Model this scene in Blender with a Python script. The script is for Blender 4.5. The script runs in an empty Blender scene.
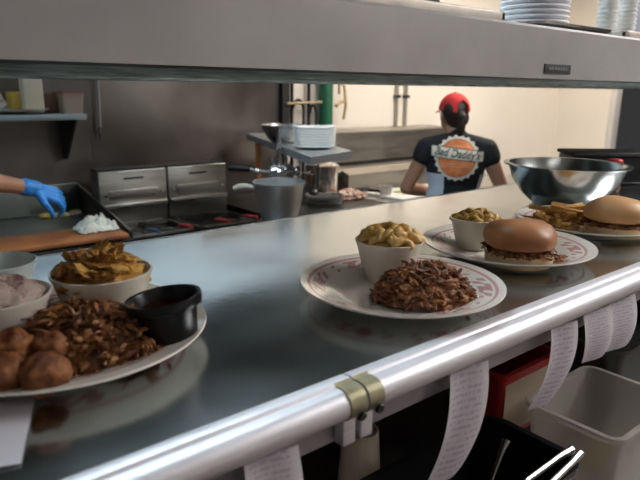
import bpy, bmesh, math, random
from mathutils import Vector, Matrix, noise
from mathutils.bvhtree import BVHTree
random.seed(11)
PI = math.pi
C = bpy.context.scene.collection

# ------------------------------------------------------------------ materials
def mat(name, col, rough=.5, metal=0., nscale=0., namp=.15, bump=0., bscale=40., stretch=(1,1,1), trans=0., ior=1.45, spec=None, sss=0., coat=0., rvar=0.):
    m = bpy.data.materials.new(name); m.use_nodes = True
    nt = m.node_tree; N = nt.nodes; L = nt.links
    b = N['Principled BSDF']
    b.inputs['Base Color'].default_value = (*col, 1)
    b.inputs['Roughness'].default_value = rough
    b.inputs['Metallic'].default_value = metal
    b.inputs['Transmission Weight'].default_value = trans
    b.inputs['IOR'].default_value = ior
    b.inputs['Coat Weight'].default_value = coat
    if spec is not None: b.inputs['Specular IOR Level'].default_value = spec
    if sss:
        b.inputs['Subsurface Weight'].default_value = sss
        b.inputs['Subsurface Radius'].default_value = (.02, .01, .005)
        b.inputs['Subsurface Scale'].default_value = .3
    if nscale or bump or rvar:
        tc = N.new('ShaderNodeTexCoord'); mp = N.new('ShaderNodeMapping')
        mp.inputs['Scale'].default_value = stretch
        L.new(tc.outputs['Object'], mp.inputs['Vector'])
    if nscale:
        n = N.new('ShaderNodeTexNoise'); n.inputs['Scale'].default_value = nscale; n.inputs['Detail'].default_value = 5
        L.new(mp.outputs[0], n.inputs['Vector'])
        r = N.new('ShaderNodeValToRGB')
        r.color_ramp.elements[0].position = .3; r.color_ramp.elements[1].position = .7
        r.color_ramp.elements[0].color = (*[max(0, c*(1-namp)) for c in col], 1)
        r.color_ramp.elements[1].color = (*[min(1, c*(1+namp)) for c in col], 1)
        L.new(n.outputs['Fac'], r.inputs['Fac']); L.new(r.outputs['Color'], b.inputs['Base Color'])
        if rvar:
            mr = N.new('ShaderNodeMapRange')
            mr.inputs['From Min'].default_value = .3; mr.inputs['From Max'].default_value = .7
            mr.inputs['To Min'].default_value = max(0, rough-rvar); mr.inputs['To Max'].default_value = rough+rvar
            L.new(n.outputs['Fac'], mr.inputs['Value']); L.new(mr.outputs[0], b.inputs['Roughness'])
    if bump:
        n2 = N.new('ShaderNodeTexNoise'); n2.inputs['Scale'].default_value = bscale; n2.inputs['Detail'].default_value = 4
        L.new(mp.outputs[0], n2.inputs['Vector'])
        bp = N.new('ShaderNodeBump'); bp.inputs['Strength'].default_value = bump; bp.inputs['Distance'].default_value = .004
        L.new(n2.outputs['Fac'], bp.inputs['Height']); L.new(bp.outputs[0], b.inputs['Normal'])
    return m

def two_tone(name, c1, c2, scale, rough=.7, bump=.3, lo=.4, hi=.6):
    m = mat(name, c1, rough, nscale=scale, bump=bump, bscale=scale*2)
    for n in m.node_tree.nodes:
        if n.type == 'VALTORGB':
            n.color_ramp.elements[0].color = (*c1, 1); n.color_ramp.elements[1].color = (*c2, 1)
            n.color_ramp.elements[0].position = lo; n.color_ramp.elements[1].position = hi
    return m

def emit(name, col, s):
    m = bpy.data.materials.new(name); m.use_nodes = True
    b = m.node_tree.nodes['Principled BSDF']
    b.inputs['Base Color'].default_value = (*col, 1)
    b.inputs['Emission Color'].default_value = (*col, 1); b.inputs['Emission Strength'].default_value = s
    return m

def plate_mat():
    m = mat('china_with_red_border', (.80, .76, .68), .12, coat=.3)
    nt = m.node_tree; N = nt.nodes; L = nt.links; b = N['Principled BSDF']
    tc = N.new('ShaderNodeTexCoord'); sp = N.new('ShaderNodeSeparateXYZ'); L.new(tc.outputs['Object'], sp.inputs[0])
    def M(op, a, c=None):
        n = N.new('ShaderNodeMath'); n.operation = op
        for i, v in enumerate((a, c)):
            if v is None: continue
            if isinstance(v, (int, float)): n.inputs[i].default_value = v
            else: L.new(v, n.inputs[i])
        return n.outputs[0]
    r = M('SQRT', M('ADD', M('MULTIPLY', sp.outputs[0], sp.outputs[0]), M('MULTIPLY', sp.outputs[1], sp.outputs[1])))
    ang = M('ARCTAN2', sp.outputs[1], sp.outputs[0])
    def band(r0, w): return M('LESS_THAN', M('ABSOLUTE', M('SUBTRACT', r, r0)), w)
    thin = band(.128, .0022)
    # repeated scroll ornament between two lines
    s1 = M('SINE', M('MULTIPLY', ang, 22.)); s2 = M('SINE', M('ADD', M('MULTIPLY', ang, 33.), M('MULTIPLY', r, 520.)))
    s3 = M('SINE', M('MULTIPLY', ang, 6.))
    orn = M('MULTIPLY', band(.114, .0085), M('GREATER_THAN', M('ADD', M('ADD', s1, M('MULTIPLY', s2, .8)), s3), .25))
    fac = M('MULTIPLY', M('MAXIMUM', M('MULTIPLY', thin, .9), orn), .66)
    mx = N.new('ShaderNodeMix'); mx.data_type = 'RGBA'
    mx.inputs['A'].default_value = (.80, .76, .68, 1); mx.inputs['B'].default_value = (.46, .10, .13, 1)
    L.new(fac, mx.inputs['Factor']); L.new(mx.outputs['Result'], b.inputs['Base Color'])
    return m

def paper_mat():
    m = mat('printed_receipt_paper', (.50, .47, .49), .75)
    nt = m.node_tree; N = nt.nodes; L = nt.links; b = N['Principled BSDF']
    tc = N.new('ShaderNodeTexCoord'); sp = N.new('ShaderNodeSeparateXYZ'); L.new(tc.outputs['UV'], sp.inputs[0])
    def M(op, a, c):
        n = N.new('ShaderNodeMath'); n.operation = op
        for i, v in enumerate((a, c)):
            if isinstance(v, (int, float)): n.inputs[i].default_value = v
            else: L.new(v, n.inputs[i])
        return n.outputs[0]
    rows = M('GREATER_THAN', M('SINE', M('MULTIPLY', sp.outputs[1], 110.), 0), .1)
    nz = N.new('ShaderNodeTexNoise'); nz.inputs['Scale'].default_value = 1.
    mp = N.new('ShaderNodeMapping'); mp.inputs['Scale'].default_value = (16, 18, 1)
    L.new(tc.outputs['UV'], mp.inputs[0]); L.new(mp.outputs[0], nz.inputs['Vector'])
    word = M('GREATER_THAN', nz.outputs['Fac'], .47)
    ins = M('MULTIPLY', M('GREATER_THAN', sp.outputs[0], .1), M('LESS_THAN', sp.outputs[0], .82))
    f = M('MULTIPLY', M('MULTIPLY', M('MULTIPLY', rows, word), ins), .5)
    mx = N.new('ShaderNodeMix'); mx.data_type = 'RGBA'
    mx.inputs['A'].default_value = (.50, .47, .49, 1); mx.inputs['B'].default_value = (.27, .21, .36, 1)
    L.new(f, mx.inputs['Factor']); L.new(mx.outputs['Result'], b.inputs['Base Color'])
    return m

STEEL = mat('brushed_stainless_steel', (.50, .49, .47), .30, 1., nscale=6, namp=.12, bump=.05, bscale=60, stretch=(1, 14, 14), rvar=.06)
COUNTER = mat('worn_stainless_counter', (.58, .615, .615), .18, 1., nscale=5, namp=.12, bump=.02, bscale=90, stretch=(1, 1, 1), rvar=.07)
WALLSTEEL = mat('smudged_stainless_cladding', (.20, .18, .165), .38, 1., nscale=2.2, namp=.25, bump=.04, bscale=30, rvar=.1)
DARKSTEEL = mat('greasy_dark_steel', (.10, .10, .095), .4, 1., nscale=9, namp=.4, rvar=.1)
CHROME = mat('polished_steel', (.66, .66, .66), .12, 1.)
ALU = mat('satin_aluminium_rail', (.74, .73, .76), .50, .8, nscale=30, namp=.08, stretch=(.2, 8, 8), bump=.05, bscale=120)
APRON = mat('dull_grey_metal_apron', (.42, .40, .43), .45, .6, nscale=12, namp=.1)
FASCIA = mat('painted_grey_shelf_face', (.38, .365, .355), .38, .35, nscale=7, namp=.09, bump=.02, bscale=30)
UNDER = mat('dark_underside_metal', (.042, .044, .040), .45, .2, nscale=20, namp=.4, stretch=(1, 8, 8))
TEAL = mat('teal_highlight_channel_metal', (.40, .50, .49), .38, .6, nscale=25, namp=.45, stretch=(.6, 6, 6))  # teal highlights caught under the shelf, put into the metal's colour
BRASS = mat('tarnished_olive_clamp', (.34, .31, .20), .45, .7, nscale=60, namp=.2)
BLACK = mat('black_plastic', (.010, .010, .011), .28, spec=.25)
BLACKM = mat('matte_black', (.015, .015, .015), .6)
CHINA = mat('white_glazed_china', (.76, .71, .61), .15, coat=.3)
BORDER = plate_mat()
FOAM = mat('white_foam', (.80, .80, .83), .6)
WHITEP = mat('white_plastic', (.72, .72, .70), .4)
PAPER = paper_mat()
PLAINPAPER = mat('plain_white_paper', (.60, .58, .62), .75)
WALLW = mat('cream_washable_wall', (.78, .72, .64), .35, nscale=1.4, namp=.04)
WALLG = mat('grey_painted_wall', (.60, .58, .56), .7, nscale=2, namp=.06)
DARKWALL = mat('dark_charcoal_wall', (.035, .04, .042), .5, nscale=3, namp=.2)
FLOORM = two_tone('red_brown_quarry_tile', (.085, .055, .045), (.12, .08, .065), 6, .45, .1)
CEILM = mat('ceiling_tile_white', (.55, .54, .52), .85, nscale=60, namp=.08)
PORK = two_tone('pulled_pork_meat', (.11, .030, .009), (.42, .175, .062), 55, .5, .6, .38, .66)
PORKD = two_tone('dark_pulled_pork_meat', (.09, .026, .008), (.38, .17, .06), 55, .5, .6, .38, .66)
MAC = two_tone('cheese_coated_macaroni', (.56, .32, .07), (.80, .54, .21), 45, .35, .2)
MACB = two_tone('browned_cheese_macaroni', (.40, .22, .04), (.58, .38, .09), 45, .4, .3)
POTATO = two_tone('baked_cheese_potato', (.25, .10, .02), (.60, .34, .08), 28, .42, .4)
SALAD = two_tone('creamy_beans_and_rice', (.13, .06, .06), (.46, .36, .30), 60, .6, .5, .36, .5)
HUSH = two_tone('fried_cornmeal_crust', (.12, .034, .009), (.26, .09, .024), 70, .6, .5)
FRY = two_tone('golden_fried_potato', (.38, .19, .04), (.58, .33, .09), 40, .5, .2)
BUN = two_tone('toasted_brioche_crust', (.30, .11, .035), (.50, .23, .09), 9, .45, .08)
CRUMB = two_tone('soft_bun_crumb', (.55, .38, .20), (.66, .50, .30), 30, .7, .3)
BUNL = two_tone('pale_golden_bun_crust', (.50, .25, .10), (.62, .35, .15), 9, .45, .08)
SAUCE = mat('dark_barbecue_sauce', (.03, .008, .004), .12)
BOARD = two_tone('worn_orange_wood', (.20, .065, .02), (.32, .115, .035), 7, .5, .1)
CLOTH = mat('crumpled_white_towel', (.62, .62, .54), .9, nscale=25, namp=.12, bump=.3, bscale=90)
SKIN = mat('warm_skin', (.42, .22, .14), .5, nscale=8, namp=.08, sss=.15)
GLOVE = mat('blue_nitrile_glove', (.03, .27, .75), .42, nscale=30, namp=.12, bump=.25, bscale=60)
SHIRT = mat('black_cotton_shirt', (.012, .013, .016), .85, bump=.25, bscale=14)
APR = mat('pale_blue_white_apron', (.60, .66, .76), .85, bump=.3, bscale=12)
TROUS = mat('dark_trousers', (.03, .03, .035), .85)
HAIR = mat('dark_brown_hair', (.025, .014, .010), .45, bump=.5, bscale=90, stretch=(1, 1, .1))
REDCAP = mat('red_cotton_cap', (.60, .03, .03), .8, bump=.1, bscale=200)
ORANGE = two_tone('orange_print', (.62, .17, .06), (.72, .26, .10), 30, .8, 0)
WPRINT = mat('white_print', (.72, .68, .58), .8)
GPRINT = mat('dark_green_print', (.02, .05, .035), .8)
RED = mat('red_plastic', (.42, .02, .02), .35)
CREAM = mat('cream_card', (.50, .40, .30), .7)
YELLOW = mat('yellow_block', (.58, .36, .06), .55)
WOODP = mat('orange_lit_wood_post', (.52, .24, .09), .55, nscale=12, namp=.2, stretch=(4, 4, .5))  # warm light reflected on the post is put into its orange
GREEN = mat('dark_green_plastic', (.015, .12, .06), .4)
CLEAR = mat('cloudy_clear_plastic', (.78, .74, .70), .32, trans=.75, ior=1.18)
POTGLOW = mat('shiny_pot_steel', (.80, .74, .69), .16, 1.)  # steel with the warm reflected glow tinted into its colour
LEAF = mat('cut_green_vegetable', (.36, .42, .05), .5, nscale=40, namp=.3)
ONION = two_tone('chopped_pink_onion', (.55, .27, .22), (.72, .60, .48), 40, .6, .3)
EGG = two_tone('yellow_food_scrap', (.50, .36, .06), (.60, .52, .24), 50, .6, .2)
OIL = mat('dark_frying_oil', (.015, .009, .005), .3, spec=.2)
REDH = mat('red_rubber_grip', (.36, .03, .03), .5)
NYLON = mat('tan_wood_handle', (.48, .36, .20), .6)

# ------------------------------------------------------------------ mesh builder
_t = bmesh.new(); bmesh.ops.create_icosphere(_t, subdivisions=2, radius=1); ICO = [v.co.copy() for v in _t.verts]; _t.free()
class MB:
    def __init__(s): s.bm = bmesh.new(); s.mi = 0
    def _tag(s, vs):
        for f in {f for v in vs for f in v.link_faces}: f.material_index = s.mi
    def box(s, lo, hi, bevel=0, M=None):
        lo, hi = Vector(lo), Vector(hi); r = bmesh.ops.create_cube(s.bm, size=1)
        vs = r['verts']
        for v in vs: v.co = Vector(((lo[i]+hi[i])/2 + v.co[i]*(hi[i]-lo[i]) for i in range(3)))
        if bevel:
            es = list({e for v in vs for e in v.link_edges})
            rr = bmesh.ops.bevel(s.bm, geom=es, offset=bevel, segments=3, profile=.5, affect='EDGES')
            vs = list({v for f in rr['faces'] for v in f.verts} | {v for v in vs if v.is_valid})
        if M: bmesh.ops.transform(s.bm, matrix=M, verts=vs)
        s._tag(vs); return s
    def poly(s, pts, z0, z1):
        a = [s.bm.verts.new((x, y, z0)) for x, y in pts]; b = [s.bm.verts.new((x, y, z1)) for x, y in pts]
        n = len(pts); fs = [s.bm.faces.new(list(reversed(a))), s.bm.faces.new(b)]
        for i in range(n): fs.append(s.bm.faces.new((a[i], a[(i+1) % n], b[(i+1) % n], b[i])))
        for f in fs: f.material_index = s.mi
        return s
    def prism_x(s, prof, x0, x1, seg=1):
        n = len(prof); rows = []
        for k in range(seg+1):
            x = x0+(x1-x0)*k/seg; rows.append([s.bm.verts.new((x, y, z)) for y, z in prof])
        fs = [s.bm.faces.new(rows[0]), s.bm.faces.new(list(reversed(rows[-1])))]
        for r0, r1 in zip(rows, rows[1:]):
            for i in range(n): fs.append(s.bm.faces.new((r0[i], r1[i], r1[(i+1) % n], r0[(i+1) % n])))
        for f in fs: f.material_index = s.mi
        bmesh.ops.recalc_face_normals(s.bm, faces=fs); return s
    def lathe(s, prof, c=(0, 0, 0), seg=48, sx=1, sy=1, M=None):
        rows = []; vs = []
        for r, z in prof:
            if r < 1e-6: rows.append([s.bm.verts.new((c[0], c[1], c[2]+z))])
            else: rows.append([s.bm.verts.new((c[0]+r*sx*math.cos(2*PI*i/seg), c[1]+r*sy*math.sin(2*PI*i/seg), c[2]+z)) for i in range(seg)])
            vs += rows[-1]
        fs = []
        for a, b in zip(rows, rows[1:]):
            for i in range(seg):
                j = (i+1) % seg
                if len(a) == 1 and len(b) == 1: continue
                if len(a) == 1: fs.append(s.bm.faces.new((a[0], b[j], b[i])))
                elif len(b) == 1: fs.append(s.bm.faces.new((a[i], a[j], b[0])))
                else: fs.append(s.bm.faces.new((a[i], a[j], b[j], b[i])))
        for f in fs: f.material_index = s.mi
        bmesh.ops.recalc_face_normals(s.bm, faces=fs)
        if M: bmesh.ops.transform(s.bm, matrix=M, verts=vs)
        return s
    def tube(s, pts, r, seg=10, cap=True):
        pts = [Vector(p) for p in pts]; rs = r if isinstance(r, (list, tuple)) else [r]*len(pts)
        rows = []; up = Vector((0, 0, 1)); prev = None
        for i, p in enumerate(pts):
            t = (pts[min(i+1, len(pts)-1)]-pts[max(i-1, 0)]).normalized()
            if prev is None:
                a = t.cross(up if abs(t.z) < .9 else Vector((1, 0, 0))).normalized()
            else:
                a = (prev-t*prev.dot(t)).normalized()
            prev = a; b = t.cross(a)
            rows.append([s.bm.verts.new(p+(a*math.cos(2*PI*k/seg)+b*math.sin(2*PI*k/seg))*rs[i]) for k in range(seg)])
        fs = []
        for x, y in zip(rows, rows[1:]):
            for k in range(seg): fs.append(s.bm.faces.new((x[k], x[(k+1) % seg], y[(k+1) % seg], y[k])))
        if cap: fs += [s.bm.faces.new(list(reversed(rows[0]))), s.bm.faces.new(rows[-1])]
        for f in fs: f.material_index = s.mi
        return s
    def blob(s, c, r, sub=3, amp=0, fr=8, M=None, flat=None, seed=0):
        vs = bmesh.ops.create_icosphere(s.bm, subdivisions=sub, radius=1)['verts']
        r = (r, r, r) if isinstance(r, (int, float)) else r
        for v in vs:
            d = v.co.copy(); k = 1+amp*noise.noise(d*fr*.35+Vector((seed*3.1, seed*1.7, seed)))
            v.co = Vector((d.x*r[0], d.y*r[1], d.z*r[2]))*k
            if flat is not None and v.co.z < flat: v.co.z = flat
        if M: bmesh.ops.transform(s.bm, matrix=M, verts=vs)
        for v in vs: v.co += Vector(c)
        s._tag(vs); return s
    def capsule(s, a, b, ra, rb=None):
        rb = ra if rb is None else rb
        a, b = Vector(a), Vector(b)
        t = bmesh.new(); pts = []
        for c_, r_ in ((a, ra), (b, rb)):
            for d in ICO: pts.append(t.verts.new(c_+d*r_))
        g = bmesh.ops.convex_hull(t, input=pts)
        fs = [f for f in t.faces]; mp = {}
        for f in fs:
            for v in f.verts:
                if v not in mp: mp[v] = s.bm.verts.new(v.co)
        for f in fs: s.bm.faces.new([mp[v] for v in f.verts])
        t.free()
        return s
    def sheet(s, fn, nu, nv, th=.0006):
        uvl = s.bm.loops.layers.uv.verify()
        g = [[(s.bm.verts.new(fn(i/nu, j/nv)), (i/nu, j/nv)) for j in range(nv+1)] for i in range(nu+1)]
        fs = []
        for i in range(nu):
            for j in range(nv):
                q = [g[i][j], g[i+1][j], g[i+1][j+1], g[i][j+1]]
                f = s.bm.faces.new([x[0] for x in q]); f.material_index = s.mi
                for l, x in zip(f.loops, q): l[uvl].uv = x[1]
                fs.append(f)
        s.bm.normal_update()
        bmesh.ops.solidify(s.bm, geom=fs, thickness=th); return s
    def build(s, name, m, parent=None, ang=40, loc=None):
        bmesh.ops.remove_doubles(s.bm, verts=s.bm.verts, dist=1e-6)
        me = bpy.data.meshes.new(name); s.bm.normal_update(); s.bm.to_mesh(me); s.bm.free()
        for x in (m if isinstance(m, (list, tuple)) else [m]): me.materials.append(x)
        me.polygons.foreach_set('use_smooth', [True]*len(me.polygons))
        me.set_sharp_from_angle(angle=math.radians(ang))
        o = bpy.data.objects.new(name, me); C.objects.link(o)
        if parent: o.parent = parent
        if loc: o.location = loc
        return o

def tag(o, label, cat, group=None, kind=None):
    o['label'] = label; o['category'] = cat
    if group: o['group'] = group
    if kind: o['kind'] = kind
    return o
def thing(name, label, cat, loc=(0, 0, 0), rz=0, group=None):
    o = bpy.data.objects.new(name, None); C.objects.link(o); o.empty_display_size = .05
    o.location = loc; o.rotation_euler = (0, 0, rz)
    return tag(o, label, cat, group)
def dup(o, loc=None, rz=None, label=None, parent=None):
    c = o.copy(); C.objects.link(c)
    if parent: c.parent = parent
    if loc is not None: c.location = loc
    if rz is not None: c.rotation_euler = (0, 0, rz)
    if label: c['label'] = label
    for ch in list(o.children): dup(ch, parent=c)
    return c
def struct(name, mb, m, label, cat):
    o = mb.build(name, m, ang=30); o['kind'] = 'structure'; o['label'] = label; o['category'] = cat; return o
def rot(rx=0, ry=0, rz=0): return Matrix.Rotation(rz, 4, 'Z') @ Matrix.Rotation(ry, 4, 'Y') @ Matrix.Rotation(rx, 4, 'X')
def rounded(x0, y0, x1, y1, r, n=6):
    p = []
    for cx, cy, a0 in ((x1-r, y1-r, 0), (x0+r, y1-r, 90), (x0+r, y0+r, 180), (x1-r, y0+r, 270)):
        for k in range(n+1):
            a = math.radians(a0+90*k/n); p.append((cx+r*math.cos(a), cy+r*math.sin(a)))
    return p

# ------------------------------------------------------------------ camera
F = 600.; PITCH = math.radians(14.2); ROLL = .0122; YAW = math.radians(50.6); CAM = Vector((0, 0, 1.62))
h_ = Vector((math.cos(YAW), math.sin(YAW), 0)); fw = h_*math.cos(PITCH)-Vector((0, 0, math.sin(PITCH)))
r0 = Vector((math.sin(YAW), -math.cos(YAW), 0)); d0 = -h_*math.sin(PITCH)-Vector((0, 0, math.cos(PITCH)))
rr = r0*math.cos(ROLL)-d0*math.sin(ROLL); dd = r0*math.sin(ROLL)+d0*math.cos(ROLL)
cam = bpy.data.cameras.new('camera'); co = bpy.data.objects.new('camera', cam); C.objects.link(co)
cam.sensor_width = 36; cam.lens = F/640*36; cam.clip_start = .02
Mx = Matrix.Identity(4)
for i in range(3): Mx[i][0] = rr[i]; Mx[i][1] = -dd[i]; Mx[i][2] = -fw[i]; Mx[i][3] = CAM[i]
co.matrix_world = Mx
cam.dof.use_dof = True; cam.dof.focus_distance = 1.0; cam.dof.aperture_fstop = 7.0
bpy.context.scene.camera = co

ZC = 1.34          # pass counter height
ZB = .93           # cooking line height
# ------------------------------------------------------------------ room
X0, X1, Y0, Y1, ZT = -2.2, 6.05, -2.6, 3.45, 2.95
struct('floor', MB().box((X0-.1, Y0-.1, -.1), (9, Y1+.1, 0)), FLOORM, 'red brown tiled kitchen floor', 'floor')
struct('ceiling', MB().box((X0-.1, Y0-.1, ZT), (9, Y1+.1, ZT+.1)), CEILM, 'pale kitchen ceiling', 'ceiling')
struct('wall_back', MB().box((X0, Y1, 0), (X1, Y1+.1, ZT)), WALLW, 'cream washable wall behind the cook', 'wall')
struct('wall_left', MB().box((X0-.1, Y0, 0), (X0, Y1+.1, ZT)), WALLG, 'grey wall at the left end of the kitchen', 'wall')
struct('wall_front', MB().box((X0, Y0-.1, 0), (9, Y0, ZT)), WALLG, 'grey wall on the serving side', 'wall')
struct('wall_right', MB().box((X1, 2.88, 0), (X1+.1, Y1+.1, ZT)), WALLW, 'short cream wall return at the right', 'wall')
struct('wall_far', MB().box((8.9, Y0, 0), (9, Y1, ZT)), DARKWALL, 'dark wall beyond the cream corner', 'wall')
struct('trim_1', MB().box((X1-.012, 2.83, 0), (X1+.112, 2.88, ZT), .004), WALLG, 'grey corner strip on the end of the cream wall', 'trim')
struct('trim_2', MB().box((X1-.02, Y1-.02, 0), (X1, Y1, ZT)), WALLW, 'cream corner bead', 'trim')
mb = MB(); mb.box((X0, Y1-.012, .1), (2.46, Y1, 2.6))
for sx in (-.6, 1.16): mb.box((sx, Y1-.015, .1), (sx+.025, Y1-.011, 2.6))
struct('wall_cladding', mb, WALLSTEEL, 'dull brown stainless cladding behind the griddle and fryers', 'wall cladding')
struct('trim_3', MB().box((2.45, Y1-.05, 0), (2.51, Y1, 2.6)), BLACKM, 'black strip ending the steel cladding', 'trim')

# ------------------------------------------------------------------ pass counter
pc = thing('pass_counter', 'long worn stainless pass counter holding the plates', 'counter', (1.3, .72, 0))
def L(mb_):  # world -> local of the counter
    bmesh.ops.translate(mb_.bm, verts=mb_.bm.verts, vec=(-1.3, -.72, 0)); return mb_
mb = MB(); mb.prism_x([(.405, ZC), (1.043, ZC), (1.043, ZC-.035), (1.037, ZC-.035), (1.037, ZC-.006), (.405, ZC-.006)], -1.0, 3.3)
L(mb).build('worktop', COUNTER, pc, 20)
L(MB().box((-1.0, .402, ZC-.064), (3.3, .418, ZC-.007), .002)).build('apron', APRON, pc)
L(MB().box((-1.0, .29, .955), (3.3, .999, .99), .004)).build('undershelf', DARKSTEEL, pc)
L(MB().box((-1.0, 1.0121, .0), (3.3, 1.035, ZC-.04))).build('kitchen_side_panel', STEEL, pc)
L(MB().box((-1.0, 1.0435, ZC-.03), (3.3, 1.0515, ZC+.0012), .0015)).build('back_edge_glint', mat('satin_edge_glint', (.72, .76, .78), .5, .3), pc)  # added pale strip standing in for the glint along the back edge
L(MB().box((-1.0, 1.0, .0), (3.3, 1.012, ZC-.04))).build('back_panel', mat('dark_brown_panel', (.26, .17, .14), .6, nscale=4, namp=.2), pc)
for x in (-.93, 1.9, 3.2):
    for y in (.40, .96): L(MB().box((x, y, 0), (x+.04, y+.04, ZC-.01 if y > .5 else .95))).build('leg', STEEL, pc)

# ticket rails: two lengths meeting at a joint with end clamps
railp = [(.412, ZC+.0015), (.402, ZC+.003), (.398, ZC+.002), (.396, ZC-.001), (.394, ZC+.0005)]
for k in range(13):
    a = math.radians(95+k*15); railp.append((.3875+.0140*math.cos(a), ZC-.0145+.0150*math.sin(a)))
railp += [(.395, ZC-.031), (.401, ZC-.031), (.401, ZC-.008), (.412, ZC-.006)]
JX = .370
def rail(x0, x1, clamp_at, side, label):
    t = thing('ticket_rail', label, 'ticket rail', ((x0+x1)/2, .39, ZC-.016), 0, 'aluminium ticket rails along the counter edge')
    off = Vector((-(x0+x1)/2, -.39, -(ZC-.016)))
    m = MB(); m.prism_x(railp, x0, x1); bmesh.ops.translate(m.bm, verts=m.bm.verts, vec=off); m.build('rail_bar', ALU, t, 35)
    big = [(.3865+(y-.3865)*1.09-.0004, ZC-.0155+(z-ZC+.0155)*1.08) for y, z in railp if y < .4]
    big += [(.4015, ZC-.012)]
    m = MB(); m.prism_x(big, *clamp_at); bmesh.ops.translate(m.bm, verts=m.bm.verts, vec=off); cl = m.build('end_clamp', BRASS, t, 35)
    cl['label'] = 'tarnished olive end clamp'
    m = MB(); xm = (clamp_at[0]+clamp_at[1])/2
    m.lathe([(0, .003), (.0045, .003), (.0055, .001), (.0055, 0)], seg=16, M=Matrix.Translation(Vector((xm, .3702, ZC-.022))+off) @ Matrix.Rotation(math.radians(105), 4, 'X'))
    m.build('screw', BLACK, cl)['label'] = 'black screw head'
    m = MB(); m.box((xm-.0085, .386, ZC-.062), (xm+.0085, .4005, ZC-.033), .002); bmesh.ops.translate(m.bm, verts=m.bm.verts, vec=off)
    m.build('mounting_tab', ALU, cl)
rail(-1.0, JX-.0012, (JX-.0225, JX-.0015), -1, 'left aluminium ticket rail on the counter edge, below the nearest plate')
rail(JX+.0012, 3.3, (JX+.0015, JX+.0215), 1, 'right brightly lit aluminium ticket rail with four tickets hanging below')

# tickets
def ticket(xt, w, h, curl, label, xo=0, ztop=ZC-.031, y=.384, lean=0, nu=8):
    def fn(u, v):
        t = v; yy = -.012*math.sin(t*2.2)+curl*(t**2.2) * -.5
        return Vector(((u-.5)*w+lean*t*t*h, -.0+yy + .004*math.sin(u*5+t*2), -t*h))
    m = MB(); m.sheet(fn, nu, 18, .0004)
    o = m.build('order_ticket', PAPER, None, 60, (xt, y, ztop)); return tag(o, label, 'ticket', 'paper order tickets hanging from the rail')
ticket(.540, .066, .130, -.01, 'long printed paper ticket curling down in front of the black tub', lean=-.26)
ticket(.750, .062, .108, -.015, 'printed paper ticket in front of the red box, curling to the left', lean=-.35)
ticket(.842, .074, .072, .0, 'short printed ticket hanging third along the right rail')
ticket(.925, .080, .078, .0, 'short printed ticket at the right edge above the clear bin', y=.386)
ticket(.262, .055, .09, .02, 'pale lilac ticket hanging from the left rail near the nearest plate')
# loose paper slip on the counter
m = MB(); m.sheet(lambda u, v: Vector((u*.075-.0375, v*.105-.0525, .0012+.0016*math.sin(u*3)*v)), 8, 8, .0004)
tag(m.build('paper_slip', PLAINPAPER, None, 60, (.062, .512, ZC+.001)), 'white paper slip lying on the counter under the nearest plate rim', 'paper').rotation_euler = (0, 0, math.radians(-20))

# ------------------------------------------------------------------ overhead shelf
os_ = thing('overhead_shelf', 'long grey metal shelf above the pass counter', 'shelf', (1.3, 1.06, 1.64))
def LS(m): bmesh.ops.translate(m.bm, verts=m.bm.verts, vec=(-1.3, -1.06, -1.64)); return m
LS(MB().prism_x([(.70, 1.645), (.70, 1.742), (.704, 1.747), (.72, 1.747), (.72, 1.738), (.71, 1.736), (.71, 1.645)], -1.0, 3.3)).build('front_fascia', FASCIA, os_, 30)
LS(MB().box((-1.0, .7101, 1.732), (3.3, 1.42, 1.738))).build('deck', FASCIA, os_)
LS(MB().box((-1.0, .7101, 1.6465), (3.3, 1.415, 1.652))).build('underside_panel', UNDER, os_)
LS(MB().box((-1.0, 1.405, 1.632), (3.3, 1.425, 1.745), .003)).build('back_lip', TEAL, os_)
LS(MB().prism_x([(.86, 1.6462), (.87, 1.640), (.91, 1.640), (.92, 1.6462)], -1.0, 3.3)).build('channel', TEAL, os_)
LS(MB().prism_x([(1.12, 1.6462), (1.13, 1.637), (1.19, 1.637), (1.20, 1.6462)], -1.0, 3.3)).build('channel', TEAL, os_)
for x in (-.9, 3.2): LS(MB().box((x-.02, 1.0, ZC+.001), (x+.02, 1.04, 1.645))).build('post', STEEL, os_)
m = MB(); m.box((1.163, .6975, 1.655), (1.265, .6998, 1.674), .0008)
pl = LS(m).build('name_plate', BLACKM, os_); pl['label'] = 'small black maker plate'
m = MB()
for k, (w, g) in enumerate(((.006, 0), (.004, 0), (.005, 0), (.006, 0), (.008, .004), (.006, 0), (.004, 0))):
    x = 1.178+k*.0108; m.box((x, .6968, 1.662), (x+min(w, .0052)*1.6, .6976, 1.668))
LS(m).build('lettering', mat('grey_plate_letters', (.16, .16, .16), .5), pl)

# things on the overhead shelf
ZS = 1.738
t = thing('sheet_pan', 'long beige baking sheet pan on the overhead shelf', 'tray', (.705, .93, ZS))
m = MB(); m.box((-.36, -.2, 0), (.33, .2, .004)); m.build('base', mat('worn_sheet_pan', (.45, .40, .34), .5, .4, nscale=15, namp=.2), t)
m = MB()
for lo, hi in (((-.37, -.21, 0), (.34, -.195, .028)), ((-.37, .195, 0), (.34, .21, .028)), ((-.37, -.21, 0), (-.355, .21, .028)), ((.325, -.21, 0), (.34, .21, .028))): m.box(lo, hi, .004)
m.build('rolled_rim', bpy.data.materials['worn_sheet_pan'], t)
t = thing('storage_box', 'black box on the beige sheet pan on the overhead shelf', 'box', (.80, .93, ZS+.0045))
m = MB(); m.box((-.2, -.12, 0), (.16, .12, .09), .006); m.build('box_body', BLACKM, t)
m = MB(); m.box((-.205, -.125, .09), (.165, .125, .11), .004); m.build('lid', BLACK, t)
t = thing('steel_tray', 'small dark steel tray under the foam container stack on the shelf', 'tray', (1.37, .87, ZS))
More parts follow.
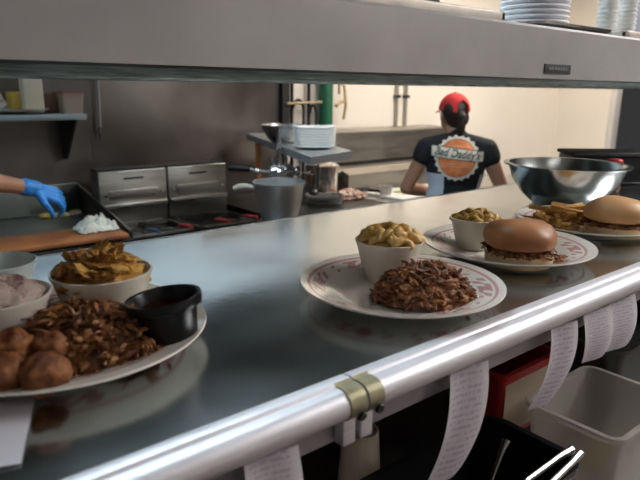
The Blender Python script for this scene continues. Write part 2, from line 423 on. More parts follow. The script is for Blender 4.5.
m = MB(); m.poly(rounded(-.15, -.12, .17, .14, .03), .0, .022); m.build('tray_body', DARKSTEEL, t)
m = MB(); m.poly(rounded(-.155, -.125, .175, .145, .03), .0222, .028); m.build('rim', STEEL, t)
t = thing('sheet_pan', 'beige sheet pan holding the portion cups at the right of the shelf', 'tray', (1.82, .86, ZS))
m = MB(); m.box((-.24, -.12, 0), (.6, .3, .004)); m.build('base', bpy.data.materials['worn_sheet_pan'], t)
m = MB()
for lo, hi in (((-.25, -.13, 0), (.61, -.115, .03)), ((-.25, .295, 0), (.61, .31, .03)), ((-.25, -.13, 0), (-.235, .31, .03)), ((.595, -.13, 0), (.61, .31, .03))): m.box(lo, hi, .004)
m.build('rolled_rim', bpy.data.materials['worn_sheet_pan'], t)
ORD = ['lowest', 'second from bottom', 'third from bottom', 'fourth from bottom', 'fifth from bottom', 'sixth from bottom', 'seventh from bottom', 'eighth from bottom', 'ninth from bottom', 'tenth from bottom']
def stack(name, prof, n, step, loc, what, cat, group, material, seg=40):
    o = None
    for i in range(n):
        if o is None:
            m = MB(); m.lathe(prof, seg=seg); o = m.build(name, material, None, 50); q = o
        else: q = o.copy(); C.objects.link(q)
        q.location = (loc[0], loc[1], loc[2]+i*step); tag(q, what % ORD[i], cat, group)
stack('foam_container', [(0, 0), (.066, 0), (.074, .007), (.081, .010), (.081, .0135), (.075, .0135), (.066, .004), (0, .004)], 9, .0115, (1.37, .865, ZS+.0285), 'white foam container on the steel tray, %s of its stack', 'container', 'foam containers stacked on the overhead shelf', FOAM)
cupp = [(0, 0), (.019, 0), (.0245, .024), (.0265, .0245), (.0265, .028), (.0235, .028), (.018, .002), (0, .002)]
stack('portion_cup', cupp, 9, .011, (1.66, .83, ZS+.0045), 'white portion cup in the stack beside the foam containers, %s', 'cup', 'portion cups in the left stack', WHITEP, 24)
stack('portion_cup', cupp, 9, .011, (1.75, .82, ZS+.0045), 'white portion cup in the stack nearer the right edge, %s', 'cup', 'portion cups in the right stack', WHITEP, 24)
t = thing('plastic_jug', 'pale lilac plastic container at the right end of the shelf', 'container', (1.91, .86, ZS+.0045))
m = MB(); m.lathe([(0, 0), (.055, 0), (.06, .005), (.062, .16), (.05, .19), (0, .19)], seg=32); m.build('body', mat('pale_lilac_plastic', (.55, .52, .6), .4), t)
m = MB(); m.lathe([(0, .191), (.03, .191), (.03, .21), (0, .21)], seg=24); m.build('lid', WHITEP, t)

# ------------------------------------------------------------------ plates, bowls and food
def plate(x, y, label, rad=.146):
    k = rad/.146
    p = [(0, .004), (.082, .004), (.092, .006), (.100, .011), (.120, .0175), (.140, .023), (.1455, .0245), (.1462, .0225), (.143, .020), (.120, .013), (.100, .007), (.092, .001), (.088, 0), (.084, .0015), (0, .0015)]
    m = MB(); m.lathe([(r*k, z) for r, z in p], seg=96)
    return tag(m.build('dinner_plate', BORDER, None, 50, (x, y, ZC+.0005)), label, 'plate', 'china dinner plates with red borders')
def dish(x, y, label, r=.05, h=.055, z=ZC+.005, name='china_bowl', material=None):
    k = r/.05; g = h/.055
    p = [(0, .003), (.026, .003), (.027, 0), (.031, 0), (.033, .004), (.040, .022), (.0465, .046), (.0495, .053), (.0498, .055), (.0475, .0555), (.044, .048), (.037, .022), (.029, .008), (0, .006)]
    m = MB(); m.lathe([(a*k, b*g) for a, b in p], seg=56)
    return tag(m.build(name, material or CHINA, None, 50, (x, y, z)), label, 'bowl', 'small side dish bowls')
def strands(m, n, rx, ry, h, ln, th, seed, top=1.0, spread=1.0):
    rnd = random.Random(seed)
    for i in range(n):
        a = rnd.uniform(0, 2*PI); q = math.sqrt(rnd.random())*spread
        x, y = rx*q*math.cos(a), ry*q*math.sin(a)
        z = h*max(0, 1-q**2)**.7*rnd.uniform(.75, 1.08)+.003+.003*rnd.random()
        d = Vector((rnd.gauss(0, 1), rnd.gauss(0, 1), rnd.gauss(0, .45))).normalized()
        c = rnd.gauss(0, .25); e = d.cross(Vector((0, 0, 1))).normalized()
        l = ln*rnd.uniform(.5, 1.3); w = th*rnd.uniform(.6, 1.5)
        P = Vector((x, y, z)); pts = [P+d*(l*s)+e*(c*l*(s*s)) + Vector((0, 0, -.3*l*abs(s)**2)) for s in (-.5, -.2, .15, .5)]
        for p in pts: p.z = max(p.z, w*.9)
        m.tube(pts, [w*.5, w, w*.9, w*.35], 5)
def pork(x, y, rx, ry, h, rz, label, material, seed, n=800):
    m = MB(); m.blob((0, 0, .001), (rx*.9, ry*.9, h*.85), 4, .18, 9, flat=0, seed=seed)
    r_ = random.Random(seed+1)
    for i in range(n//9):
        a = r_.uniform(0, 2*PI); q = math.sqrt(r_.random())*.93
        m.blob((rx*q*math.cos(a), ry*q*math.sin(a), h*(1-q*q)**.7*r_.uniform(.7, .95)+.003), (r_.uniform(.006, .012), r_.uniform(.0035, .006), .0045), 2, .5, 10, M=rot(r_.uniform(-.5, .5), r_.uniform(-.5, .5), r_.uniform(0, 6)), seed=i)
    for v in m.bm.verts: v.co.z = max(v.co.z, .0004)
    strands(m, int(n*.6), rx, ry, h*.97, .015, .0024, seed)
    o = m.build('pulled_pork', material, None, 60, (x, y, ZC+.0050)); o.rotation_euler = (0, 0, rz)
    return tag(o, label, 'pulled pork', None, 'stuff')
def elbows(x, y, r, zrim, h, label, material, seed, n=60, size=.0085):
    rnd = random.Random(seed); m = MB(); m.blob((0, 0, 0), (r*.93, r*.93, h*.75), 3, .1, 9, flat=-.012, seed=seed)
    for i in range(n):
        a = rnd.uniform(0, 2*PI); q = math.sqrt(rnd.random())*.86
        P = Vector((r*q*math.cos(a), r*q*math.sin(a), h*(1-q*q)**.8*rnd.uniform(.7, 1.05)))
        R = Matrix.Rotation(rnd.uniform(0, 6.3), 3, 'Z') @ Matrix.Rotation(rnd.uniform(-.9, .9), 3, 'X')
        pts = [P+R @ Vector((size*1.25*math.cos(t), 0, size*1.25*math.sin(t)-size*.5)) for t in (.1, .8, 1.57, 2.3, 3.0)]
        m.tube(pts, [size*.5, size*.62, size*.66, size*.62, size*.5], 8)
    o = m.build('macaroni_and_cheese', material, None, 60, (x, y, zrim)); return tag(o, label, 'macaroni', None, 'stuff')

# middle plate
plate(.590, .540, 'red bordered plate with pulled pork in the middle of the counter', .140)
dish(.622, .596, 'white bowl of pale macaroni on the middle plate', .051, .061)
elbows(.622, .596, .046, ZC+.057, .024, 'pale cheesy macaroni heaped in the bowl on the middle plate', MAC, 3, 60, .0095)
pork(.594, .503, .069, .052, .048, math.radians(-35), 'heap of brown shredded pulled pork on the middle plate', PORK, 5)

# burger builder
def burger(x, y, s, label, top, seed, cut=None):
    t = thing('burger', label, 'burger', (x, y, ZC+.0052), random.Random(seed).uniform(0, 6))
    t.scale = (s, s, s)
    m = MB(); m.lathe([(0, 0), (.046, 0), (.051, .004), (.052, .016), (.049, .021), (0, .022)], seg=48)
    for v in m.bm.verts: v.co *= 1+.05*noise.noise(v.co*30+Vector((seed, 0, 0)))
    m.build('bun_bottom', CRUMB, t)
    m = MB(); strands(m, 330, .053, .053, .012, .02, .0019, seed, spread=1.0)
    for v in m.bm.verts: v.co.z += .018
    m.blob((0, 0, .024), (.047, .047, .009), 3, .2, 9, seed=seed)
    m.build('meat_filling', PORKD, t)
    m = MB(); m.lathe([(0, .030), (.047, .030), (.0535, .034), (.056, .042), (.0545, .052), (.048, .061), (.036, .068), (.018, .0725), (0, .074)], seg=56)
    for v in m.bm.verts:
        v.co *= 1+.06*noise.noise(v.co*22+Vector((seed, 3, 0)))
    m.build('bun_top', top, t); return t
# burger plate
plate(.897, .578, 'red bordered plate with a burger, right of the middle plate')
dish(.881, .634, 'white bowl of browned macaroni beside the nearer burger', .046, .055)
elbows(.881, .634, .042, ZC+.050, .020, 'browned macaroni in the bowl beside the nearer burger', MACB, 8, 60, .007)
burger(.850, .524, 1.03, 'pulled pork burger with shiny bun beside a bowl, nearer of two', BUN, 4)
m = MB(); strands(m, 26, .035, .02, .004, .016, .0026, 9)
tag(m.build('meat_scrap', PORK, None, 60, (.893, .487, ZC+.0068)), 'scraps of meat spilled on the rim beside the nearer burger', 'meat scraps', None, 'stuff')
# far plate
plate(1.205, .587, 'plate with fries and a burger at the right edge of the counter')
burger(1.180, .524, 1.05, 'pulled pork burger with pale bun at the right edge, beside fries', BUNL, 7)
rnd = random.Random(21); fr = None
for i in range(46):
    a = rnd.uniform(0, 2*PI); q = math.sqrt(rnd.random()); x = 1.185+.070*q*math.cos(a); y = .640+.046*q*math.sin(a); z = ZC+.012+.042*(1-q*q)*rnd.uniform(.3, 1)
    if fr is None or i % 4 == 0:
        m = MB(); l = rnd.uniform(.028, .042); b = rnd.uniform(-.004, .004)
        m.box((-l, -.0042, -.0042), (l, .0042, .0042), .0012)
        bmesh.ops.subdivide_edges(m.bm, edges=[e for e in m.bm.edges if e.calc_length() > .03], cuts=4)
        for v in m.bm.verts: v.co.z += b*math.cos(v.co.x/l*1.6); v.co.y += .002*noise.noise(v.co*60+Vector((i, 0, 0)))
        fr = m.build('french_fry', FRY); o = fr
    else: o = fr.copy(); C.objects.link(o)
    o.location = (x, y, z); o.rotation_euler = (rnd.uniform(0, 1.5), rnd.uniform(-.22, .22), rnd.uniform(0, PI))
    tag(o, 'golden french fry in the heap beside the pale bun burger', 'french fry', 'french fries on the far plate')

# nearest plate (left)
LX, LY = .173, .654
plate(LX, LY, 'nearest plate with pulled pork and hushpuppies at the lower left', .155)
dish(.236, .702, 'white bowl of orange baked potatoes on the nearest plate', .060, .058, ZC+.006)
m = MB(); m.blob((0, 0, 0), (.054, .048, .018), 4, .3, 12, flat=-.01, seed=3)
rnd = random.Random(5)
for i in range(26):
    a = rnd.uniform(0, 6.28); q = math.sqrt(rnd.random())*.9; w = rnd.uniform(.010, .017)
    M_ = Matrix.Translation((.052*q*math.cos(a), .052*q*math.sin(a), .018*(1-q*q)+rnd.uniform(.002, .012))) @ rot(rnd.uniform(-.8, .8), rnd.uniform(-.8, .8), rnd.uniform(0, 6))
    m.blob((0, 0, 0), (w, w*.7, .0045), 3, .8, 14, M=M_, seed=i)
tag(m.build('baked_potatoes', POTATO, None, 60, (.236, .702, ZC+.055)), 'orange cheesy baked potato slices heaped in the near white bowl', 'potatoes', None, 'stuff')
dish(.118, .690, 'white bowl of beans and rice at the left edge of the nearest plate', .056, .056, ZC+.006)
m = MB(); m.blob((0, 0, 0), (.049, .049, .030), 4, .2, 16, flat=-.01, seed=9)
for i in range(170):
    a = rnd.uniform(0, 6.28); q = math.sqrt(rnd.random())*.95
    m.blob((.047*q*math.cos(a), .047*q*math.sin(a), .030*(1-q*q)**.8), (rnd.uniform(.003, .006), .004, .003), 1, .2, 8, seed=i)
tag(m.build('beans_and_rice', SALAD, None, 60, (.118, .690, ZC+.050)), 'pinkish beans and rice mound in the bowl at the left edge', 'beans and rice', None, 'stuff')
# empty white dish behind
dish(.150, .850, 'empty white bowl behind the nearest plate at the left edge', .050, .055, ZC+.0005, material=mat('cool_white_china', (.62, .68, .66), .15, coat=.3))
# sauce cup
t = thing('sauce_cup', 'black plastic cup of sauce on the nearest plate', 'cup', (.260, .570, ZC+.0155))
m = MB(); m.lathe([(0, 0), (.024, 0), (.027, .003), (.031, .034), (.036, .036), (.0375, .044), (.0365, .047), (.0335, .046), (.030, .036), (.025, .005), (0, .004)], seg=48); m.build('cup_body', BLACK, t)
m = MB(); m.lathe([(0, .034), (.0293, .034), (.0285, .031), (0, .031)], seg=40); m.build('sauce', SAUCE, t)
t.rotation_euler = (math.radians(-6), math.radians(-5), 0); t.scale = (1.10, 1.10, 1.02)
pork(.185, .610, .085, .062, .050, math.radians(-38), 'dark shredded pulled pork heap on the nearest plate', PORKD, 12, 1000)
for i, (x, y, z, r, lab) in enumerate(((.123, .537, .027, .021, 'fried hushpuppy ball nearest the plate rim at lower left'), (.092, .556, .029, .021, 'fried hushpuppy ball at the left frame edge, lower one'), (.108, .592, .036, .020, 'fried hushpuppy ball at the left frame edge, upper one'), (.140, .580, .033, .017, 'fried hushpuppy ball half under the pork and beans bowl'))):
    m = MB(); m.blob((0, 0, 0), (r*1.1, r, r*.95), 4, .16, 8, seed=i+3)
    tag(m.build('hushpuppy', HUSH, None, 60, (x, y, ZC+z)), lab, 'hushpuppy', 'hushpuppies on the nearest plate')

# large steel bowl and black appliance at the far end
t = thing('mixing_bowl', 'large shiny steel mixing bowl on the far right of the counter', 'bowl', (1.435, .775, ZC+.0008))
m = MB(); m.lathe([(0, .002), (.062, .002), (.070, 0), (.078, .006), (.105, .030), (.128, .062), (.1385, .094), (.1395, .098), (.151, .100), (.152, .103), (.138, .1035), (.1365, .098), (.125, .064), (.102, .032), (.072, .008), (0, .005)], seg=80)
m.build('bowl_body', mat('teal_tinted_polished_steel', (.58, .62, .62), .22, 1., nscale=8, namp=.1), t, 50)
t = thing('receipt_printer', 'low black box appliance behind the steel bowl', 'appliance', (1.90, .90, ZC+.0008), math.radians(-38))
m = MB(); m.box((-.125, -.06, .004), (.125, .06, .088), .006); m.build('case', BLACK, t)
m = MB(); m.box((-.13, -.065, .088), (.13, .065, .100), .004); m.build('lid', BLACKM, t)
m = MB(); m.box((-.11, -.0625, .064), (-.085, -.0598, .078)); m.build('badge', CHROME, t)
for sx in (-.1, .1): MB().lathe([(0, 0), (.008, 0), (.008, .004), (0, .004)], (sx, 0, 0), 12).build('foot', BLACKM, t)
t = thing('sauce_bottle', 'small red bottle cap and bottle behind the steel bowl rim', 'bottle', (1.755, .80, ZC+.0008))
m = MB(); m.lathe([(0, 0), (.020, 0), (.022, .004), (.022, .055), (.018, .066), (0, .066)], seg=28); m.build('body', mat('brown_glass', (.12, .05, .03), .2), t)
m = MB(); m.lathe([(0, .066), (.020, .066), (.020, .088), (.016, .092), (0, .092)], seg=24); m.build('cap', RED, t)

# ------------------------------------------------------------------ under the counter
ZU = .9905
t = thing('paper_cup', 'upside down cream paper cup under the ticket rail joint', 'cup', (.533, .552, ZU))
m = MB(); m.lathe([(.0385, 0), (.040, .002), (.0385, .006), (.036, .009), (.0258, .157), (.0252, .159), (.0225, .159), (.0225, .152), (0, .152)], seg=40); m.build('cup_body', mat('cream_paper', (.58, .50, .38), .6), t)
m = MB(); m.lathe([(.0345, .001), (.0375, .0085), (.037, .012), (.034, .004)], seg=40); m.build('rolled_lip', WHITEP, t)
t = thing('bus_tub', 'black plastic tub of utensils on the undershelf', 'tub', (.62, .42, ZU))
def tub(m, sc, h, x0, y0, x1, y1, r, th, rimw):
    a = rounded(x0+sc, y0+sc, x1-sc, y1-sc, r); b = rounded(x0, y0, x1, y1, r); c = rounded(x0-rimw, y0-rimw, x1+rimw, y1+rimw, r+rimw)
    d = rounded(x0+th, y0+th, x1-th, y1-th, max(r-th, .004)); e = rounded(x0+sc+th, y0+sc+th, x1-sc-th, y1-sc-th, max(r-th, .004))
    rows = [(a, 0), (b, h-.008), (c, h-.008), (c, h), (d, h), (e, th)]
    V = [[m.bm.verts.new((x, y, z)) for x, y in p] for p, z in rows]; n = len(a)
    for p, q in zip(V, V[1:]):
        for i in range(n): m.bm.faces.new((p[i], p[(i+1) % n], q[(i+1) % n], q[i]))
    m.bm.faces.new(list(reversed(V[0]))); m.bm.faces.new(V[-1])
    bmesh.ops.recalc_face_normals(m.bm, faces=m.bm.faces)
m = MB(); tub(m, .012, .125, -.165, -.080, .143, .075, .03, .004, .007); m.build('tub_body', BLACK, t)
def tongs(loc, rz, label, tilt=0):
    t = thing('rim_highlight_tongs', label, 'tongs', loc, rz, 'utensils in the black tub'); t.rotation_euler = (0, tilt, rz)
    for s in (-1, 1):
        m = MB(); m.tube([(-.11, 0, .0), (-.09, s*.006, .001), (0, s*.012, .001), (.08, s*.009, .001), (.11, s*.006, .0)], [.0025, .0035, .004, .0045, .006], 8); m.build('arm', STEEL, t)
    m = MB(); m.lathe([(0, -.005), (.007, -.005), (.007, .006), (0, .006)], (-.112, 0, 0), 14); m.build('hinge', CHROME, t)
tongs((.655, .345, ZU+.131), math.radians(3), 'added steel tongs in place of the highlight along the black tub rim', 0)  # stands in for the bright highlight on the tub's near rim
t = thing('serving_spoon', 'steel spoon standing in the black tub beside the tongs', 'spoon', (.655, .42, ZU+.014), math.radians(10))
m = MB(); m.tube([(-.05, 0, .01), (0, 0, .045), (.05, 0, .105), (.06, 0, .115)], [.004, .0045, .006, .009], 10); m.build('handle', CHROME, t)
m = MB(); m.blob((-.065, 0, .006), (.024, .016, .005), 3); m.build('spoon_bowl', CHROME, t)
m = MB(); m.blob((0, 0, 0), (.10, .045, .05), 4, .3, 14, flat=0, seed=4)
tag(m.build('food_waste', mat('dark_food_scraps', (.06, .045, .03), .6, nscale=40, namp=.5, bump=.5, bscale=60), None, 60, (.60, .42, ZU+.0045)), 'dark scraps piled inside the black tub', 'food scraps', None, 'stuff')
t = thing('storage_bin', 'cloudy clear plastic storage bin at the lower right', 'bin', (.957, .405, ZU))
m = MB(); tub(m, .010, .13, -.115, -.080, .095, .075, .02, .003, .006); m.build('bin_body', CLEAR, t)
m = MB(); m.blob((0, 0, 0), (.03, .02, .012), 3, .4, 12, flat=0, seed=14); m.blob((.05, .02, 0), (.025, .018, .008), 3, .4, 12, flat=0, seed=15)
tag(m.build('food_residue', mat('yellow_residue', (.42, .30, .08), .6, nscale=50, namp=.3), None, 60, (.96, .405, ZU+.0035)), 'yellow smears of food in the clear bin', 'food residue', None, 'stuff')
t = thing('storage_box', 'red edged cream box behind the black tub', 'box', (.965, .600, ZU))
m = MB(); tub(m, .006, .14, -.10, -.06, .08, .06, .012, .004, .007); m.build('box_body', RED, t)
m = MB(); m.box((-.088, -.0605, .015), (.07, -.059, .118), .0005); m.build('side_panel', CREAM, t)
t = thing('hotel_pan', 'dark steel pan on the undershelf behind the clear bin', 'pan', (1.27, .58, ZU))
m = MB(); tub(m, .012, .15, -.16, -.13, .16, .13, .03, .003, .008); m.build('pan_body', DARKSTEEL, t)
m = MB(); m.poly(rounded(-.145, -.115, .145, .115, .02), .10, .104); m.build('contents', BLACKM, t)

# ------------------------------------------------------------------ griddle
t = thing('flat_top_griddle', 'dark flat top griddle with raised guards at the left', 'griddle', (.35, 3.0, 0))
def G(m): bmesh.ops.translate(m.bm, verts=m.bm.verts, vec=(-.35, -3.0, 0)); return m
G(MB().box((-.5, 2.62, .12), (1.045, 3.42, .90), .004)).build('cabinet', STEEL, t)
G(MB().box((-.49, 2.66, .9), (1.04, 3.40, .942), .003)).build('cooking_plate', mat('seasoned_griddle_iron', (.11, .125, .115), .38, .7, nscale=4, namp=.35, rvar=.1), t)
G(MB().box((-.49, 3.38, .942), (1.04, 3.41, 1.10), .004)).build('back_guard', mat('grey_guard_steel', (.20, .22, .21), .4, .9, nscale=6, namp=.2), t)
m = MB(); m.box((1.0405, 2.66, .9), (1.052, 3.41, 1.10), .003)
for v in m.bm.verts:
    if v.co.z > 1 and v.co.y < 3: v.co.z = .965
G(m).build('side_guard', DARKSTEEL, t)
G(MB().box((-.49, 2.625, .86), (1.04, 2.655, .935), .004)).build('grease_trough', BLACKM, t)
for x in (-.4, .98):
    for y in (2.7, 3.34): G(MB().tube([(x, y, 0), (x, y, .12)], .022, 14)).build('leg', STEEL, t)
m = MB(); m.box((-.62, -.125, 0), (.62, .125, .022), .006)
o = tag(m.build('cutting_board', BOARD, None, 40, (.40, 2.755, .9435)), 'long orange wooden cutting board on the griddle front edge', 'cutting board'); o.rotation_euler = (0, 0, math.radians(-2.0))
# towel
m = MB()
def tw(u, v):
    x, y = (u-.5)*.175, (v-.5)*.13
    e = 1-max(abs(u-.5), abs(v-.5))*2
    return Vector((x+.012*noise.noise(Vector((u*4, v*4, 1))), y+.012*noise.noise(Vector((u*4, v*4, 5))), .006+.050*min(1, e*2.2)*(.7+1.1*noise.noise(Vector((u*5, v*5, 2))))+.014*noise.noise(Vector((u*12, v*12, 0)))))
m.sheet(tw, 36, 28, .004)
for v in m.bm.verts: v.co.z = max(v.co.z, .001)
tag(m.build('kitchen_towel', CLOTH, None, 70, (.922, 2.765, .967)), 'crumpled white towel on the right end of the cutting board', 'towel')
for i, (x, y, s, mt, lab) in enumerate(((.855, 3.30, .026, EGG, 'yellow food scrap on the griddle, left of the gloved fingers'), (.93, 3.28, .02, EGG, 'pale food scrap under the gloved fingers'), (.985, 3.28, .022, ONION, 'pink food scrap right of the gloved hand'), (1.0, 3.33, .02, LEAF, 'green food scrap near the griddle side guard'))):
    m = MB(); m.blob((0, 0, s*.35), (s*1.5, s, s*.6), 3, .5, 9, flat=-s*.35, seed=i); m.blob((s, s*.5, s*.3), (s, s*.7, s*.5), 3, .5, 9, flat=-s*.3, seed=i+9)
    tag(m.build('food_scrap', mt, None, 60, (x, y, .943)), lab, 'food scrap', 'food scraps on the griddle')
m = MB(); m.lathe([(0, 0), (.05, 0), (.055, .006), (.054, .015), (.045, .03), (.02, .04), (0, .041)], seg=36)
tag(m.build('bun_half', BUN, None, 60, (.44, 2.79, .967)), 'toasted bun half on the cutting board at the left edge', 'bun')

# wall shelf at left
t = thing('wall_shelf', 'pale blue steel wall shelf above the griddle', 'shelf', (.40, 3.28, 1.472))
m = MB(); m.box((-.8, -.15, 0), (.64, .155, .008)); m.box((-.8, -.155, -.02), (.64, -.147, .009), .002); m.build('shelf_board', mat('pale_blue_steel', (.42, .52, .56), .35, .7, nscale=8, namp=.1), t)
for x in (-.5, .60):
    m = MB(); a = [(-.13, -.002), (.154, -.002), (.154, -.24), (.10, -.24)]
    m.prism_x([(y, z) for y, z in a], x-.006, x+.006); m.build('bracket', DARKSTEEL, t)
m = MB(); m.lathe([(0, 0), (.05, 0), (.12, .012), (.155, .022), (.157, .026), (.118, .018), (.05, .006), (0, .006)], seg=56)
tag(m.build('serving_plate', CHINA, None, 60, (.745, 3.275, 1.4815)), 'white plate on the wall shelf at the left', 'plate')
t = thing('squeeze_container', 'cream plastic container on the white plate on the wall shelf', 'container', (.815, 3.22, 1.4880))
m = MB(); m.box((-.045, -.04, 0), (.045, .04, .175), .008); m.build('body', mat('cream_plastic', (.60, .52, .38), .5), t)
m = MB(); m.box((-.047, -.042, .175), (.047, .042, .19), .004); m.build('lid', CREAM, t)
m = MB(); m.box((-.07, -.05, 0), (.09, .05, .085), .008)
tag(m.build('cheese_block', YELLOW, None, 40, (.80, 3.325, 1.5000)), 'yellow block behind the cream container on the wall shelf', 'cheese')
m = MB(); m.box((-.05, -.015, 0), (.05, .015, .10), .004)
o = tag(m.build('grey_scraper', STEEL, None, 40, (.66, 3.23, 1.5020)), 'grey metal blade leaning on the white plate at the left edge', 'scraper'); o.rotation_euler = (0, math.radians(-28), 0)
t = thing('square_bin', 'square tan bin with red rim on the wall shelf end', 'container', (1.0, 3.25, 1.4805))
m = MB(); tub(m, .006, .10, -.055, -.06, .055, .06, .012, .003, .004); m.build('bin_body', mat('tan_plastic', (.36, .27, .20), .45), t)
m = MB()
for lo, hi in (((-.06, -.065, .1), (.06, -.052, .106)), ((-.06, .052, .1), (.06, .065, .106)), ((-.06, -.065, .1), (-.047, .065, .106)), ((.047, -.065, .1), (.06, .065, .106))): m.box(lo, hi)
m.build('red_rim', mat('dull_red_rim', (.32, .10, .08), .5), t)
m = MB(); m.box((-.055, -.05, 0), (.055, .05, .10), .004)
tag(m.build('brown_carton', mat('brown_card', (.16, .08, .05), .7), None, 40, (.925, 3.325, 1.4805)), 'dark brown carton between yellow block and tan bin', 'box')
t = thing('probe_thermometer', 'grey probe cord hanging down the steel wall beside the shelf', 'thermometer', (1.205, 3.40, 1.335))
m = MB(); m.tube([(0, 0, .75), (.004, 0, .4), (-.004, -.004, .18), (-.008, -.004, .06)], .008, 10); m.build('cord', mat('grey_cord', (.30, .29, .27), .5), t)
m = MB(); m.tube([(-.008, -.004, .06), (-.009, -.004, .03), (-.010, -.004, .02)], [.012, .012, .006], 12); m.build('grip', CHROME, t)
m = MB(); m.tube([(-.010, -.004, .02), (-.014, -.004, -.02)], [.005, .003], 8); m.build('probe_tip', DARKSTEEL, t)

# ------------------------------------------------------------------ fryers
FST = mat('fryer_panel_steel', (.42, .42, .39), .36, 1., nscale=5, namp=.2, stretch=(1, 6, 6), rvar=.08)
def fryer(x0, x1, label, red, seed):
    t = thing('deep_fryer', label, 'fryer', ((x0+x1)/2, 2.98, 0), 0, 'deep fryers along the steel wall'); w = (x1-x0)/2-.003
    m = MB(); m.box((-w, -.23, .1), (w, .24, .86), .004); m.build('cabinet', STEEL, t)
    m = MB()
    for lo, hi in (((-w, -.23, .86), (-w+.035, .12, .905)), ((w-.035, -.23, .86), (w, .12, .905)), ((-w, -.23, .86), (w, -.18, .905)), ((-w, .10, .86), (w, .12, .905))): m.box(lo, hi, .003)
    m.build('vat_rim', DARKSTEEL, t)
    MB().box((-w+.034, -.181, .862), (w-.034, .101, .878)).build('oil', OIL, t)
    m = MB(); m.box((-w, .12, .86), (w, .24, 1.185), .004); r = m.build('flue_riser', FST, t)
    MB().box((-w+.004, .10, .985), (w-.004, .1195, 1.012), .003).build('ledge', STEEL, t)
    MB().box((-.055, .1165, 1.138), (.055, .1195, 1.148)).build('vent_slot', BLACKM, t)
    m = MB(); m.box((-w+.05, .1155, 1.03), (w-.05, .1195, 1.085), .002); m.build('back_plate', FST if red else STEEL, t)
    for k in (-1, 1):
        MB().lathe([(0, 0), (.008, 0), (.006, .008), (0, .008)], seg=12, M=Matrix.Translation((k*(w-.03), .1195, 1.06)) @ Matrix.Rotation(PI/2, 4, 'X')).build('bolt', CHROME, t)
    MB().box((-w, .13, 1.1852), (w, .23, 1.195)).build('flue_cap', BLACKM, t)
    for s in (-1, 1): 
        for y in (-.2, .2): MB().tube([(s*(w-.04), y, 0), (s*(w-.04), y, .1)], .02, 12).build('leg', STEEL, t)
    # baskets
    for k, bx in enumerate((-.085, .085)):
        b = thing('fry_basket', 'x', 'basket', ((x0+x1)/2+bx, 2.92, .893), 0, 'wire fry baskets in the fryers')
        b['label'] = 'wire fry basket in the %s fryer, %s one' % ('right' if red else 'left', 'left' if k == 0 else 'right')
        m = MB()
        for z in (0, -.012):
            P = [(-.062, -.10), (.062, -.10), (.062, .10), (-.062, .10)]
            for i in range(4): m.tube([(*P[i], z+.016), (*P[(i+1) % 4], z+.016)], .0035, 6)
        for i in range(9):
            y = -.09+i*.0225; m.tube([(-.062, y, .014), (-.05, y, -.012), (.05, y, -.012), (.062, y, .014)], .0014, 5)
        for i in range(5):
            x = -.04+i*.02; m.tube([(x, -.10, .012), (x, -.09, -.012), (x, .09, -.012), (x, .10, .012)], .0014, 5)
        m.build('wire_basket', mat('wire_dark', (.10, .10, .09), .4, 1.) if 'wire_dark' not in bpy.data.materials else bpy.data.materials['wire_dark'], b)
        m = MB(); m.tube([(0, -.10, .016), (0, -.14, .035), (0, -.17, .045)], .004, 8); m.build('handle_rod', bpy.data.materials['wire_dark'], b)
        m = MB(); m.tube([(0, -.165, .043), (0, -.20, .05), (0, -.30, .06)], [.008, .010, .010], 10); m.build('grip', REDH if red or k == 1 else mat('blue_grip', (.04, .07, .14), .5), b)
    return t
fryer(1.06, 1.441, 'left deep fryer with dark oil beside the griddle', False, 1)
fryer(1.445, 1.82, 'right deep fryer with red handled baskets', True, 2)

# ------------------------------------------------------------------ peninsula work table with over-shelf
t = thing('work_table', 'steel work table with a grey over shelf on posts', 'table', (2.2, 2.8, 0))
def W(m): bmesh.ops.translate(m.bm, verts=m.bm.verts, vec=(-2.2, -2.8, 0)); return m
W(MB().poly([(1.40, 2.02), (2.1, 2.02), (2.66, 2.5), (2.66, 3.40), (1.84, 3.40), (1.84, 2.73), (1.66, 2.58), (1.40, 2.4)], ZB-.04, ZB)).build('tabletop', DARKSTEEL, t)
W(MB().poly([(1.62, 2.04), (1.95, 2.14), (2.47, 3.36), (2.13, 3.36)], 1.295, 1.33)).build('over_shelf', mat('grey_blue_shelf_metal', (.36, .39, .41), .4, .7, nscale=6, namp=.12), t)
for i, (x, y) in enumerate(((2.115, 3.20), (2.40, 3.28))):
    p = W(MB().box((x-.014, y-.014, ZB), (x+.014, y+.014, 1.295), .002)).build('shelf_post', WOODP if i == 0 else STEEL, t)
    if i == 0: p['label'] = 'orange lit wooden post'
for x, y in ((1.47, 2.1), (2.05, 2.1), (2.6, 2.56), (2.6, 3.34), (2.08, 3.34)): W(MB().box((x-.02, y-.02, 0), (x+.02, y+.02, ZB-.04))).build('leg', STEEL, t)
m = MB(); m.lathe([(0, .002), (.05, .002), (.06, 0), (.09, .03), (.112, .07), (.118, .094), (.124, .096), (.116, .097), (.108, .07), (.086, .032), (.055, .006), (0, .005)], seg=56)
tag(m.build('steel_bowl', STEEL, None, 50, (1.93, 2.67, 1.3305)), 'small steel bowl at the left on the grey over shelf', 'bowl')
ROWS = ['lowest', 'second from the bottom', 'third from the bottom', 'fourth from the bottom', 'fifth from the bottom', 'sixth from the bottom', 'seventh from the bottom', 'topmost']
